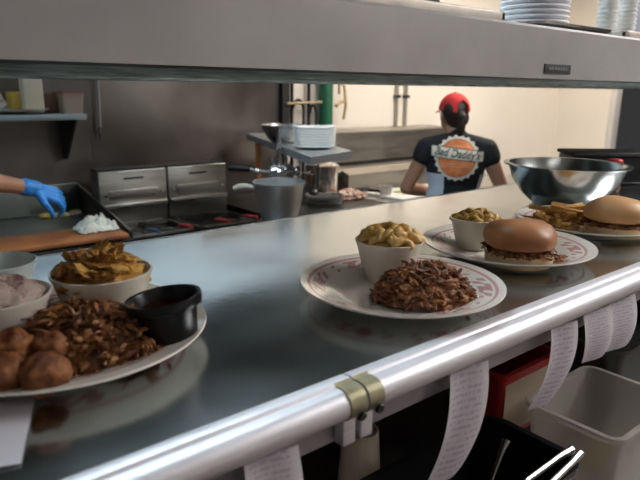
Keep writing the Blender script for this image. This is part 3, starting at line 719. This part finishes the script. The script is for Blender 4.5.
for i in range(8):
    if i == 0:
        m = MB(); tub(m, .026, .018, -.086, -.060, .086, .060, .02, .002, .015)
        for v in m.bm.verts: v.co.z += .014*((v.co.x/.09)**2)*.5
        o = m.build('paper_tray', mat('pale_blue_white_card', (.78, .79, .76), .6), None, 50); q = o
    else: q = o.copy(); C.objects.link(q)
    q.location = (1.865, 2.325, 1.3305+i*.0125); q.rotation_euler = (0, 0, math.radians(-38+i*1.1))
    tag(q, 'pale white food tray on the over shelf, %s of its stack' % ROWS[i], 'tray', 'white food trays stacked on the over shelf')

# mixer bowl
t = thing('mixer_bowl', 'deep steel mixer bowl with side handle on the work table', 'bowl', (1.60, 2.25, ZB+.0005)); t.scale = (.93, .93, 1.30)
m = MB(); m.lathe([(0, .003), (.040, .003), (.044, 0), (.050, .006), (.072, .04), (.095, .09), (.114, .145), (.126, .20), (.132, .204), (.132, .208), (.123, .208), (.110, .145), (.091, .092), (.067, .042), (.04, .010), (0, .008)], seg=64); m.build('bowl_body', mat('bright_bowl_steel', (.74, .76, .77), .40, 1., nscale=8, namp=.1), t, 50)
m = MB(); m.tube([(-.105, .07, .185), (-.13, .10, .19), (-.16, .125, .188), (-.18, .14, .18)], [.008, .010, .010, .008], 10); m.build('handle', mat('pale_handle', (.55, .50, .42), .45), t)
# hand crank press
t = thing('hand_crank_press', 'steel hand crank tool with black handle behind the mixer bowl', 'kitchen tool', (1.725, 2.42, ZB+.0005))
m = MB(); m.lathe([(0, 0), (.06, 0), (.06, .012), (.03, .02), (.025, .03), (.022, .21), (.033, .215), (.035, .225), (.02, .235), (0, .235)], seg=28); m.build('column', STEEL, t)
m = MB(); m.tube([(-.045, .02, .285), (-.03, .015, .285), (.03, -.015, .285), (.06, -.03, .285)], [.03, .036, .036, .03], 20)
m.blob((0, 0, .27), (.045, .045, .05), 3); m.build('gear_housing', CHROME, t)
m = MB(); m.blob((.08, -.035, .285), (.022, .022, .026), 3); m.build('knob', CHROME, t)
m = MB(); m.tube([(-.045, .022, .285), (-.10, .055, .29), (-.125, .075, .30)], .009, 10); m.blob((-.10, .055, .29), .016, 2); m.build('crank_arm', CHROME, t)
m = MB(); m.tube([(-.125, .075, .30), (-.16, .105, .302), (-.205, .145, .303)], [.013, .016, .012], 12); m.build('grip', BLACK, t)
for s in (-1, 1):
    m = MB(); m.tube([(s*.02, -s*.01, .30), (s*.034, -s*.018, .35), (s*.012, 0, .40), (0, 0, .45)], [.008, .007, .006, .004], 8); m.build('prong', STEEL, t)
m = MB(); m.tube([(0, 0, .30), (0, 0, .36), (-.004, 0, .50)], [.012, .009, .005], 10); m.build('spindle', CHROME, t)
# pot
t = thing('stock_pot', 'shiny steel pot with lid rim and side handles on the work table', 'pot', (2.50, 3.03, ZB+.0005)); t.scale = (1.0, 1.0, 1.13)
m = MB(); m.lathe([(0, 0), (.098, 0), (.105, .006), (.108, .17), (.114, .173), (.114, .178), (.104, .178), (.1, .01), (0, .008)], seg=56); m.build('pot_body', POTGLOW, t)
m = MB(); m.lathe([(0, .216), (.012, .216), (.06, .205), (.106, .184), (.112, .181), (.112, .1785), (0, .19)], seg=48); m.build('lid', POTGLOW, t)
for s in (-1, 1):
    m = MB(); m.tube([(s*.106, -.035, .135), (s*.14, -.03, .14), (s*.145, .0, .14), (s*.14, .03, .14), (s*.106, .035, .135)], .006, 8); m.build('handle', CHROME, t)
m = MB(); m.tube([(.06, -.03, .19), (.085, -.045, .25), (.10, -.055, .30)], [.006, .006, .008], 8); m.build('lid_lifter', STEEL, t)
t = thing('steel_insert_pan', 'small rectangular steel pan in front of the shiny pot', 'pan', (2.33, 2.80, ZB+.0005), math.radians(-30))
m = MB(); tub(m, .01, .055, -.11, -.07, .11, .07, .02, .002, .008); m.build('pan_body', STEEL, t)
m = MB(); m.poly(rounded(-.095, -.055, .095, .055, .015), .03, .033); m.build('contents', mat('dark_red_sauce', (.10, .03, .02), .3), t)
m = MB(); m.blob((0, 0, 0), (.11, .07, .055), 4, .4, 14, flat=0, seed=2)
for i in range(60):
    a = rnd.uniform(0, 6.28); q = math.sqrt(rnd.random()); m.blob((.12*q*math.cos(a), .08*q*math.sin(a), .052*(1-q*q)+.006), (.014, .008, .006), 1, .2, 8, M=rot(rnd.uniform(-.5, .5), 0, rnd.uniform(0, 6)), seed=i)
tag(m.build('chopped_onion', ONION, None, 60, (2.60, 2.86, ZB+.001)), 'heap of chopped pink onion between the pot and white board', 'chopped onion', None, 'stuff')
# black kettle-like ladle bowl under shelf
t = thing('hanging_ladle', 'dark ladle hanging below the grey over shelf', 'ladle', (2.05, 2.52, 1.0))
m = MB(); m.tube([(0, 0, .294), (0, 0, .20), (0, 0, .10), (-.012, 0, .075)], .007, 8); m.build('handle', DARKSTEEL, t)
m = MB(); m.blob((-.03, 0, .07), (.028, .024, .018), 3); m.build('ladle_bowl', DARKSTEEL, t)

# ------------------------------------------------------------------ prep bench
t = thing('prep_station', 'stainless prep station with raised lid behind the cook', 'counter', (3.5, 3.0, 0))
def P_(m): bmesh.ops.translate(m.bm, verts=m.bm.verts, vec=(-3.5, -3.0, 0)); return m
P_(MB().box((2.68, 2.5, .12), (4.45, 3.42, ZB-.03), .004)).build('cabinet', STEEL, t)
P_(MB().box((2.67, 2.48, ZB-.03), (4.46, 3.43, ZB), .004)).build('worktop', STEEL, t)
LID = mat('brushed_lid_steel', (.40, .37, .33), .40, 1., nscale=5, namp=.12, stretch=(1, 6, 6), rvar=.06)
P_(MB().prism_x([(2.98, ZB), (2.98, 1.055), (3.06, 1.085), (3.40, 1.085), (3.40, ZB)], 2.69, 3.95)).build('pan_housing', LID, t, 20)
P_(MB().prism_x([(3.19, 1.112), (3.185, 1.115), (3.20, 1.318), (3.215, 1.33), (3.38, 1.335), (3.38, 1.112)], 2.69, 3.95)).build('lid', LID, t, 20)
P_(MB().box((2.71, 3.20, 1.0851), (3.93, 3.37, 1.1118))).build('gasket', BLACKM, t)
for x in (2.73, 4.4):
    for y in (2.55, 3.36): P_(MB().tube([(x, y, 0), (x, y, .12)], .02, 12)).build('leg', STEEL, t)
m = MB(); m.box((-.36, -.17, 0), (.36, .17, .018), .004)
tag(m.build('white_cutting_board', WHITEP, None, 40, (3.12, 2.72, ZB+.0005)), 'white cutting board on the bench in front of the cook', 'cutting board')
g0 = None
for i in range(9):
    if g0 is None:
        m = MB(); m.blob((0, 0, .006), (.035, .011, .006), 3, .3, 8, flat=-.006); g0 = m.build('green_slice', LEAF, None, 60); q = g0
    else: q = g0.copy(); C.objects.link(q)
    q.location = (2.93+(i % 3)*.035+rnd.uniform(-.01, .01), 2.68+(i//3)*.035, ZB+.019+.005*(i % 2)); q.rotation_euler = (0, 0, rnd.uniform(-.6, .8))
    tag(q, 'green vegetable slice in the pile on the white board', 'vegetable slice', 'green slices on the white board')
m = MB(); m.lathe([(0, 0), (.038, 0), (.046, .055), (.048, .056), (.044, .056), (.036, .004), (0, .004)], seg=32)
tag(m.build('plastic_tub', CLEAR, None, 60, (2.80, 2.74, ZB+.0190)), 'small cloudy plastic tub at the left of the white board', 'tub')
t = thing('kitchen_knife', 'dark knife lying on the chopped onion', 'knife', (2.70, 2.80, ZB+.05), math.radians(-30))
m = MB(); m.tube([(.0, 0, 0), (.10, 0, -.012)], [.010, .009], 8); m.build('handle', BLACK, t)
m = MB(); m.box((-.12, -.001, -.008), (.0, .001, .014)); m.build('blade', CHROME, t)

# pipes and hanging things on the cream wall left of the lid
def hose(x0, x1, top, bend, bot, label):
    m = MB(); n = [(x0, 0, top), (x0, 0, 1.2), (x0, 0, bot)]
    m.tube(n, .012, 10); pts = [(x0, -.014, bend-.02)]+[(x0+(x1-x0)*k/6, -.014, bend+.03*math.sin(PI*k/6)) for k in range(1, 6)]+[(x1, -.014, bend-.02), (x1, -.014, bot)]
    m.tube(pts, .010, 10)
    tag(m.build('gas_hose', BLACKM, None, 60, (0, Y1-.026, 0)), label, 'hose', 'black hoses on the cream wall')
hose(2.545, 2.635, 2.4, 1.51, .0, 'black branched hose next to the black strip on the cream wall')
hose(2.695, 2.75, 2.4, 1.47, .94, 'black branched hose left of the green roll on the cream wall')
m = MB(); m.tube([(0, 0, 0), (0, 0, .55), (.0, 0, .60)], [.05, .05, .03], 20)
tag(m.build('green_roll', GREEN, None, 50, (2.83, Y1-.055, 1.34)), 'dark green roll hanging upright on the cream wall', 'roll')
m = MB(); m.tube([(-.22, 0, 0), (0, 0, .008), (.16, 0, .01)], [.009, .009, .012], 10)
tag(m.build('wooden_rod', NYLON, None, 60, (2.70, 3.388, 1.515)), 'pale wooden rod across the black hoses', 'rod')
t = thing('hanging_tongs', 'tan looped utensil hanging right of the green roll', 'utensil', (2.97, 3.36, 1.40))
m = MB(); m.tube([(0, 0, 0), (.02, 0, .10), (.0, 0, .24), (-.05, 0, .25), (-.045, 0, .18)], .011, 10); m.build('loop', NYLON, t)
m = MB(); m.tube([(-.10, -.03, .10), (-.04, -.01, .125), (.0, 0, .13)], [.012, .014, .012], 10); m.build('cross_handle', NYLON, t)
for x, lab in ((3.60, 'left thin grey pipe on the cream wall'), (3.705, 'right thin grey pipe on the cream wall')):
    t = thing('wall_pipe', lab, 'pipe', (x, Y1-.02, 1.0), 0, 'thin pipes on the cream wall')
    MB().tube([(0, 0, 0), (0, 0, 1.94)], .013, 12).build('pipe', mat('pipe_grey', (.42, .38, .33), .4, .5) if 'pipe_grey' not in bpy.data.materials else bpy.data.materials['pipe_grey'], t)
    MB().box((-.025, -.018, .55), (.025, .019, .575), .003).build('clip', DARKSTEEL, t)

# ------------------------------------------------------------------ people
def remesh(m, voxel, name, mt, parent, smooth=6):
    o = m.build(name+'_raw', mt)
    r = o.modifiers.new('r', 'REMESH'); r.mode = 'VOXEL'; r.voxel_size = voxel
    s = o.modifiers.new('s', 'SMOOTH'); s.factor = .5; s.iterations = smooth
    dg = bpy.context.evaluated_depsgraph_get(); me = bpy.data.meshes.new_from_object(o.evaluated_get(dg))
    bpy.data.objects.remove(o)
    me.name = name; me.materials.clear()
    for x in (mt if isinstance(mt, (list, tuple)) else [mt]): me.materials.append(x)
    me.polygons.foreach_set('use_smooth', [True]*len(me.polygons))
    q = bpy.data.objects.new(name, me); C.objects.link(q); q.parent = parent; return q

def hand(m, wrist, d, n, thumb_side, s=1., curl=.5, spread=.25):
    """palm, four fingers and thumb; d points along the hand, n out of the back of the hand"""
    d = Vector(d).normalized(); n = Vector(n); n = (n-d*n.dot(d)).normalized(); sd = d.cross(n)*thumb_side
    w = Vector(wrist)
    for k in (-1.5, -.5, .5, 1.5):
        m.capsule(w+sd*(k*.011*s), w+d*(.085*s)+sd*(k*.020*s), .0125*s, .0115*s)
    for k, ln in ((1.5, .066), (.5, .076), (-.5, .071), (-1.5, .056)):
        b = w+d*(.085*s)+sd*(k*.020*s); a = 0; p = b; dirn = (d+sd*(k*.12*spread*2)).normalized()
        for j, fr_ in enumerate((.45, .32, .23)):
            a += curl*(.5, .9, .6)[j]; v = dirn*math.cos(a)-n*math.sin(a)
            q = p+v*(ln*fr_*s); m.capsule(p, q, (.0098, .0090, .0082)[j]*s, (.0090, .0082, .0074)[j]*s); p = q
    p = w+d*(.022*s)+sd*.022*s
    v = (d*.65+sd*.75-n*.25).normalized(); q = p+v*.038*s; m.capsule(p, q, .0145*s, .0110*s)
    v2 = (d*.9+sd*.30-n*(.3+curl*.3)).normalized(); q2 = q+v2*.030*s; m.capsule(q, q2, .0108*s, .0095*s)
    q3 = q2+(v2-n*.25*curl).normalized()*.024*s; m.capsule(q2, q3, .0095*s, .0078*s)

def person(label, base, heading, H, elb, wri, hdir, headturn=0, lean=0, glove=False, cap=False, female=True, hx=0, sl=.52):
    t = thing('person', label, 'person', base, heading)
    k = H/1.60
    def V(x, y, z): return Vector((x*k, y*k+lean*max(0, z-.9), z*k))
    # local axes: y forward, x right
    inv = (Matrix.Translation(base) @ Matrix.Rotation(heading, 4, 'Z')).inverted()
    E = [inv @ Vector(p) for p in elb]; Wr = [inv @ Vector(p) for p in wri]; HD = [inv.to_3x3() @ Vector(p) for p in hdir]
    sh = [V(-.165, -.005, 1.295), V(.165, -.005, 1.295)]
    m = MB()
    m.blob(V(0, .0, .90), (.160*k, .112*k, .115*k), 3); m.blob(V(0, -.035, .85), (.150*k, .100*k, .10*k), 3)
    m.blob(V(0, .005, 1.02), (.128*k, .092*k, .13*k), 3)
    m.blob(V(0, .0, 1.18), (.150*k, .102*k, .15*k), 3); m.blob(V(0, -.012, 1.25), (.150*k, .085*k, .085*k), 3)
    if female: 
        for s in (-1, 1): m.blob(V(s*.07, .075, 1.17), .055*k, 2)
    m.capsule(V(-.14, -.01, 1.295), V(.14, -.01, 1.295), .052*k)
    m.capsule(V(-.07, -.012, 1.335), V(.07, -.012, 1.335), .040*k)
    for s in (-1, 1): m.capsule(V(s*.05, -.012, 1.34), V(s*.155, -.01, 1.30), .042*k, .048*k)
    m.capsule(V(0, -.012, 1.31), V(hx*.8, .012, 1.41), .052*k, .048*k)
    for i, s in enumerate((-1, 1)):
        m.capsule(sh[i], E[i], .050*k, .038*k); m.capsule(E[i], E[i].lerp(Wr[i], .4), .039*k, .040*k); m.capsule(E[i].lerp(Wr[i], .4), Wr[i], .040*k, .026*k)
        (hand(m, Wr[i], HD[i], Vector((0, .1, 1)), s, .95*k, .35) if not glove else m.capsule(Wr[i], Wr[i]+HD[i].normalized()*.03, .020, .014))
        hip, kn, an = V(s*.085, .0, .84), V(s*.095, .02, .46), V(s*.095, -.01, .09)
        m.capsule(hip, kn, .085*k, .055*k); m.capsule(kn, kn.lerp(an, .35), .053*k, .054*k); m.capsule(kn.lerp(an, .35), an, .054*k, .034*k)
        m.capsule(V(s*.095, -.03, .045), V(s*.105, .13, .035), .038*k, .032*k)
    # head
    hc = V(hx, .02, 1.485); R = Matrix.Translation(hc) @ Matrix.Rotation(headturn, 4, 'Z')
    def hp(x, y, z): return R @ Vector((x*k, y*k, z*k))
    m.blob(hp(0, -.008, .02), (.074*k, .090*k, .088*k), 3); m.blob(hp(0, .022, -.045), (.054*k, .060*k, .062*k), 3)
    m.capsule(hp(0, .05, -.085), hp(0, .062, -.085), .022*k)
    m.capsule(hp(0, .082, .01), hp(0, .098, -.028), .010*k, .014*k)                                # nose
    for s in (-1, 1):
        m.blob(hp(s*.072, -.005, -.012), (.012*k, .022*k, .032*k), 2)                                # ears
        m.capsule(hp(s*.020, .078, .022), hp(s*.045, .070, .022), .009*k)                            # brow
        m.capsule(hp(s*.012, .078, -.058), hp(0, .082, -.058), .008*k, .009*k)                       # lips
    body = remesh(m, .0055, 'body', SKIN, t, 5)
    for s in (-1, 1):
        m = MB(); m.blob(hp(s*.032, .072, .004), (.013*k, .010*k, .008*k), 3); m.build('eye', mat('eye_white', (.7, .68, .64), .2) if 'eye_white' not in bpy.data.materials else bpy.data.materials['eye_white'], t)
    # shirt
    m = MB(); g = .013*k
    m.blob(V(0, .0, .93), (.160*k+g, .118*k+g, .10*k+g), 3); m.blob(V(0, .005, 1.02), (.140*k+g, .100*k+g, .13*k+g), 3)
    m.blob(V(0, .0, 1.18), (.152*k+g, .104*k+g, .15*k+g), 3); m.blob(V(0, -.012, 1.25), (.152*k+g, .087*k+g, .085*k+g), 3)
    if female:
        for s in (-1, 1): m.blob(V(s*.07, .075, 1.17), .055*k+g, 2)
    m.capsule(V(-.14, -.01, 1.295), V(.14, -.01, 1.295), .052*k+g)
    for i, s in enumerate((-1, 1)):
        m.capsule(V(s*.04, -.012, 1.335), V(s*.155, -.01, 1.30), .040*k+g, .048*k+g)
        m.capsule(sh[i], sh[i].lerp(E[i], sl), .052*k+g, .050*k+g*1.1)
    m.capsule(V(0, -.014, 1.32), V(0, -.006, 1.362), .056*k+.006, .054*k+.004)
    shirt = remesh(m, .007, 'shirt', SHIRT, t, 5)
    m = MB()
    m.blob(V(0, .0, .885), (.168*k+g*.6, .118*k+g*.6, .10*k), 3); m.blob(V(0, -.035, .85), (.155*k+g*.6, .105*k+g*.6, .10*k+g*.5), 3)
    for s in (-1, 1):
        hip, kn, an = V(s*.085, .0, .84), V(s*.095, .02, .46), V(s*.095, -.01, .07)
        m.capsule(hip, kn, .09*k+g, .062*k+g); m.capsule(kn, an, .062*k+g, .05*k+g)
    remesh(m, .008, 'trousers', TROUS, t, 4)
    for s in (-1, 1):
        m = MB(); m.blob(V(s*.102, .045, .045), (.052*k, .145*k, .052*k), 3, flat=-.044*k); m.build('shoe', BLACKM, t)
    if glove:
        for i, s in enumerate((-1, 1)):
            m = MB(); hand(m, Wr[i], HD[i], glove[i], s, 1.27, .85 if i == 1 else .3, .5)
            dv = (E[i]-Wr[i]).normalized(); m.capsule(Wr[i]+dv*.035, Wr[i]-dv*.02, .039, .036)
            remesh(m, .0036, 'glove', GLOVE, t, 4)['label'] = 'blue glove'
    # hair, cap
    m = MB(); m.blob(hp(0, -.018, .024), (.080*k, .090*k, .088*k), 3); m.blob(hp(0, -.05, -.02), (.066*k, .05*k, .06*k), 3)
    if female: m.capsule(hp(0, -.080, .01), hp(0, -.104, -.01), .022*k, .022*k); m.capsule(hp(0, -.104, -.01), hp(0, -.100, -.07), .022*k, .022*k); m.capsule(hp(0, -.100, -.07), hp(.006, -.088, -.135), .022*k, .010*k)
    remesh(m, .006, 'hair', HAIR, t, 3)
    if cap:
        m = MB(); seg = 56; rows = []
        for j in range(13):
            ph = j/12*PI/2; row = []
            for i in range(seg):
                th = 2*PI*i/seg; x = .083*math.cos(th)*math.cos(ph); y = -.012+.100*math.sin(th)*math.cos(ph); z = .026+.094*math.sin(ph)
                if j == 0: z = .026-.012*max(0, -math.sin(th))
                row.append(m.bm.verts.new(hp(x, y, z)))
            rows.append(row)
        for j in range(12):
            for i in range(seg):
                back = abs(((i+.5)/seg-.75)) < .07 and j < 5-int(abs((i+.5)/seg-.75)*40)
                if not back: m.bm.faces.new((rows[j][i], rows[j][(i+1) % seg], rows[j+1][(i+1) % seg], rows[j+1][i]))
        bmesh.ops.recalc_face_normals(m.bm, faces=m.bm.faces)
        bmesh.ops.solidify(m.bm, geom=m.bm.faces[:], thickness=.003)
        c = m.build('cap', REDCAP, t)
        c['label'] = 'red cap'
        m = MB(); m.sheet(lambda u, v: hp((u-.5)*.15*(1-.35*v*v), .082+v*.065-.05*(2*u-1)**2*(1-v*.4), .026-.012*(2*u-1)**2-.012*v), 14, 8, .003); m.build('brim', REDCAP, c)
        m = MB(); m.blob(hp(0, -.012, .121), (.008, .008, .004), 2); m.build('button', REDCAP, c)
    return t, shirt, V

# the cook at the bench
CB = Vector((2.775, 2.165, 0)); view = math.atan2(CB.y, CB.x)
hd = view-PI/2+math.radians(2)
fwd = Vector((-math.sin(hd), math.cos(hd), 0)); rgt = Vector((math.cos(hd), math.sin(hd), 0))
def cw(x, y, z): return CB+rgt*x+fwd*y+Vector((0, 0, z))
cook, shirt, V = person('cook in black printed shirt and red cap, back turned, working at the bench', CB, hd, 1.60,
    [cw(-.275, .03, 1.055), cw(.275, .02, 1.06)], [cw(-.11, .24, 1.0), cw(.12, .25, 1.0)], [fwd*1.+rgt*.35-Vector((0, 0, .3)), fwd*1.-rgt*.35-Vector((0, 0, .3))], headturn=math.radians(30), lean=.06, cap=True, hx=-.032, sl=.19)
# apron: tie band, panel and side flap
m = MB()
dgv = BVHTree.FromPolygons([v.co for v in shirt.data.vertices], [p.vertices[:] for p in shirt.data.polygons])
def hug(th, z, off, c=Vector((0, .02, 0))):
    o = Vector((c.x, c.y, z)); d = Vector((math.sin(th), math.cos(th), 0)); hit = dgv.ray_cast(o+d*.6, -d)
    return (hit[0] if hit[0] else o+d*.17)+d*off
m.sheet(lambda u, v: hug(math.radians(-150+268*u), 1.16-.33*v, .006+.002*math.sin(u*40)), 60, 8, .002)
m.sheet(lambda u, v: hug(math.radians(-70+140*u), .90-.35*v, .012+.012*v+.004*math.sin(u*30)) if v < .12 else hug(math.radians(-70+140*u), .90-.04, .012+.03*v+.006*math.sin(u*26))+Vector((0, 0, -.35*v+.04)), 40, 14, .002)
ap = m.build('apron', APR, cook, 60); ap['label'] = 'pale blue white apron'
m = MB(); m.sheet(lambda u, v: hug(math.radians(115+130*u), 1.02-.018*v, .003), 30, 2, .002); m.build('waist_tie', SHIRT, ap)

# emblem on the shirt back, projected onto the cloth
EC = Vector((.004, 0, 1.250)); ES = 1.07
def onback(p, off):
    p = (p[0]*ES, p[1]*ES); o = Vector((EC.x+p[0], -.6, EC.z+p[1])); hit = dgv.ray_cast(o, Vector((0, 1, 0)))
    return (hit[0] if hit[0] else Vector((p[0], -.1, EC.z+p[1])))+Vector((0, -off, 0))
def disc(m, r0_, r1_, off, wav=0, n=84, rings=6):
    rows = []
    for j in range(rings+1):
        row = []
        for i in range(n):
            a = 2*PI*i/n; r = r0_+(r1_-r0_)*j/rings
            if wav and j == rings: r += wav*(1 if (i//2) % 2 else -1)
            row.append(m.bm.verts.new(onback((r*math.cos(a), r*math.sin(a)), off)))
        rows.append(row)
    for p, q in zip(rows, rows[1:]):
        for i in range(n):
            f = m.bm.faces.new((p[i], q[i], q[(i+1) % n], p[(i+1) % n])); f.material_index = m.mi
m = MB(); m.mi = 0; disc(m, .098, .112, .003, .006); m.mi = 1; disc(m, .0005, .096, .0032)
m.mi = 0
for zz, hw in ((.060, .06), (-.030, .085), (-.043, .078)):
    for i in range(18):
        x0_, x1_ = -hw+2*hw*i/18, -hw+2*hw*(i+.8)/18
        vs = [m.bm.verts.new(onback((x, zz+dz), .0042)) for x, dz in ((x0_, 0), (x1_, 0), (x1_, .0025), (x0_, .0025))]
        f = m.bm.faces.new(vs); f.material_index = 2
def ribbon(m, w, h, off, mi, tilt=-.10):
    n = 30; g = []
    for i in range(n+1):
        x = -w+2*w*i/n; cut = .012 if i in (0, n) else 0
        g.append([m.bm.verts.new(onback((x, .022+tilt*x+dz), off)) for dz in (-h, -h*.33, h*.33, h)])
    for a, b in zip(g, g[1:]):
        for j in range(3): f = m.bm.faces.new((a[j], b[j], b[j+1], a[j+1])); f.material_index = mi
ribbon(m, .139, .030, .0048, 3); ribbon(m, .133, .026, .0058, 0)
fc = bpy.data.curves.new('t', 'FONT'); fc.body = "Bad Daddy's"; fc.size = .058; fc.shear = .35; fc.align_x = 'CENTER'; fc.align_y = 'CENTER'; fc.offset = .0011
fo = bpy.data.objects.new('t', fc); C.objects.link(fo)
dg = bpy.context.evaluated_depsgraph_get(); tm = bpy.data.meshes.new_from_object(fo.evaluated_get(dg)); bpy.data.objects.remove(fo)
xs = [v.co.x for v in tm.vertices]; sc_ = .236/(max(xs)-min(xs)); cx_ = (max(xs)+min(xs))/2
tb = bmesh.new(); tb.from_mesh(tm); bmesh.ops.triangulate(tb, faces=tb.faces)
vm = {v: m.bm.verts.new(onback(((v.co.x-cx_)*sc_, .022-.10*(v.co.x-cx_)*sc_+v.co.y*1.0), .0072)) for v in tb.verts}
for f in tb.faces:
    try: q = m.bm.faces.new([vm[v] for v in f.verts]); q.material_index = 3
    except ValueError: pass
tb.free()
e = m.build('shirt_emblem', [WPRINT, ORANGE, mat('pale_orange_print', (.78, .48, .30), .8), GPRINT], shirt, 180)
e['label'] = 'round orange emblem with white lettered ribbon'

# the griddle cook, mostly outside the frame at the left
GB = Vector((.02, 2.22, 0)); gh = math.radians(-35)
person('person at the left reaching a blue gloved hand over the griddle', GB, gh, 1.72,
    [(-.42, 2.50, 1.20), (.36, 2.62, 1.28)], [(-.25, 2.62, 1.10), (.658, 2.75, 1.19)], [(.6, .5, -.5), (.90, .05, -.40)], glove=[Vector((0, 0, 1)), Vector((.2, -.6, 1))], female=False, lean=.02)

# ------------------------------------------------------------------ hood and lights
t = thing('exhaust_hood', 'stainless exhaust hood over the griddle and fryers', 'hood', (.8, 2.9, 1.74))
HM = mat('hood_steel', (.60, .67, .71), .45, .1, nscale=5, namp=.1)
m = MB(); m.prism_x([(-.62, .0), (-.62, .16), (-.2, .75), (.53, .75), (.53, .0), (.5, .0), (.5, .5), (-.22, .5), (-.6, .14), (-.6, .0)], -2.2, 1.0); m.build('canopy', HM, t, 20)
HL = emit('hood_lamp_glow', (.62, .82, 1.0), 3.)
for x in (-1.2, -.3, .6):
    m = MB(); m.box((x-.30, -.1, .46), (x+.30, .05, .49)); m.build('hood_lamp', HL, t)
def panel(x, y, sx, sy, label, col, s):
    t = thing('ceiling_light', label, 'light', (x, y, ZT-.06), 0, 'ceiling light panels')
    m = MB()
    for lo, hi in (((-sx-.03, -sy-.03, 0), (sx+.03, -sy, .058)), ((-sx-.03, sy, 0), (sx+.03, sy+.03, .058)), ((-sx-.03, -sy, 0), (-sx, sy, .058)), ((sx, -sy, 0), (sx+.03, sy, .058))): m.box(lo, hi)
    m.build('frame', WHITEP, t)
    MB().box((-sx, -sy, .01), (sx, sy, .05)).build('diffuser', emit('panel_glow', col, s), t)
panel(.6, 1.5, .6, .3, 'cool ceiling light panel above the aisle in front of the griddle', (.74, .89, 1.), 11.)
panel(3.7, 2.2, .6, .3, 'ceiling light panel above the cook', (1, .90, .77), 16)
panel(5.2, 2.0, .6, .3, 'ceiling light panel near the cream wall corner', (1, .90, .77), 11)
panel(3.0, -.5, .6, .75, 'ceiling light panel on the serving side to the right', (1, .97, .96), 14.5)
panel(.1, -1.3, .6, .3, 'ceiling light panel behind the camera', (1, .95, .90), 1.5)

w = bpy.data.worlds.new('room_fill'); bpy.context.scene.world = w; w.use_nodes = True
w.node_tree.nodes['Background'].inputs[0].default_value = (.5, .5, .52, 1); w.node_tree.nodes['Background'].inputs[1].default_value = .05
vs_ = bpy.context.scene.view_settings
vs_.view_transform = 'Standard'; vs_.look = 'None'; vs_.gamma = 1; vs_.use_curve_mapping = False; vs_.exposure = .5
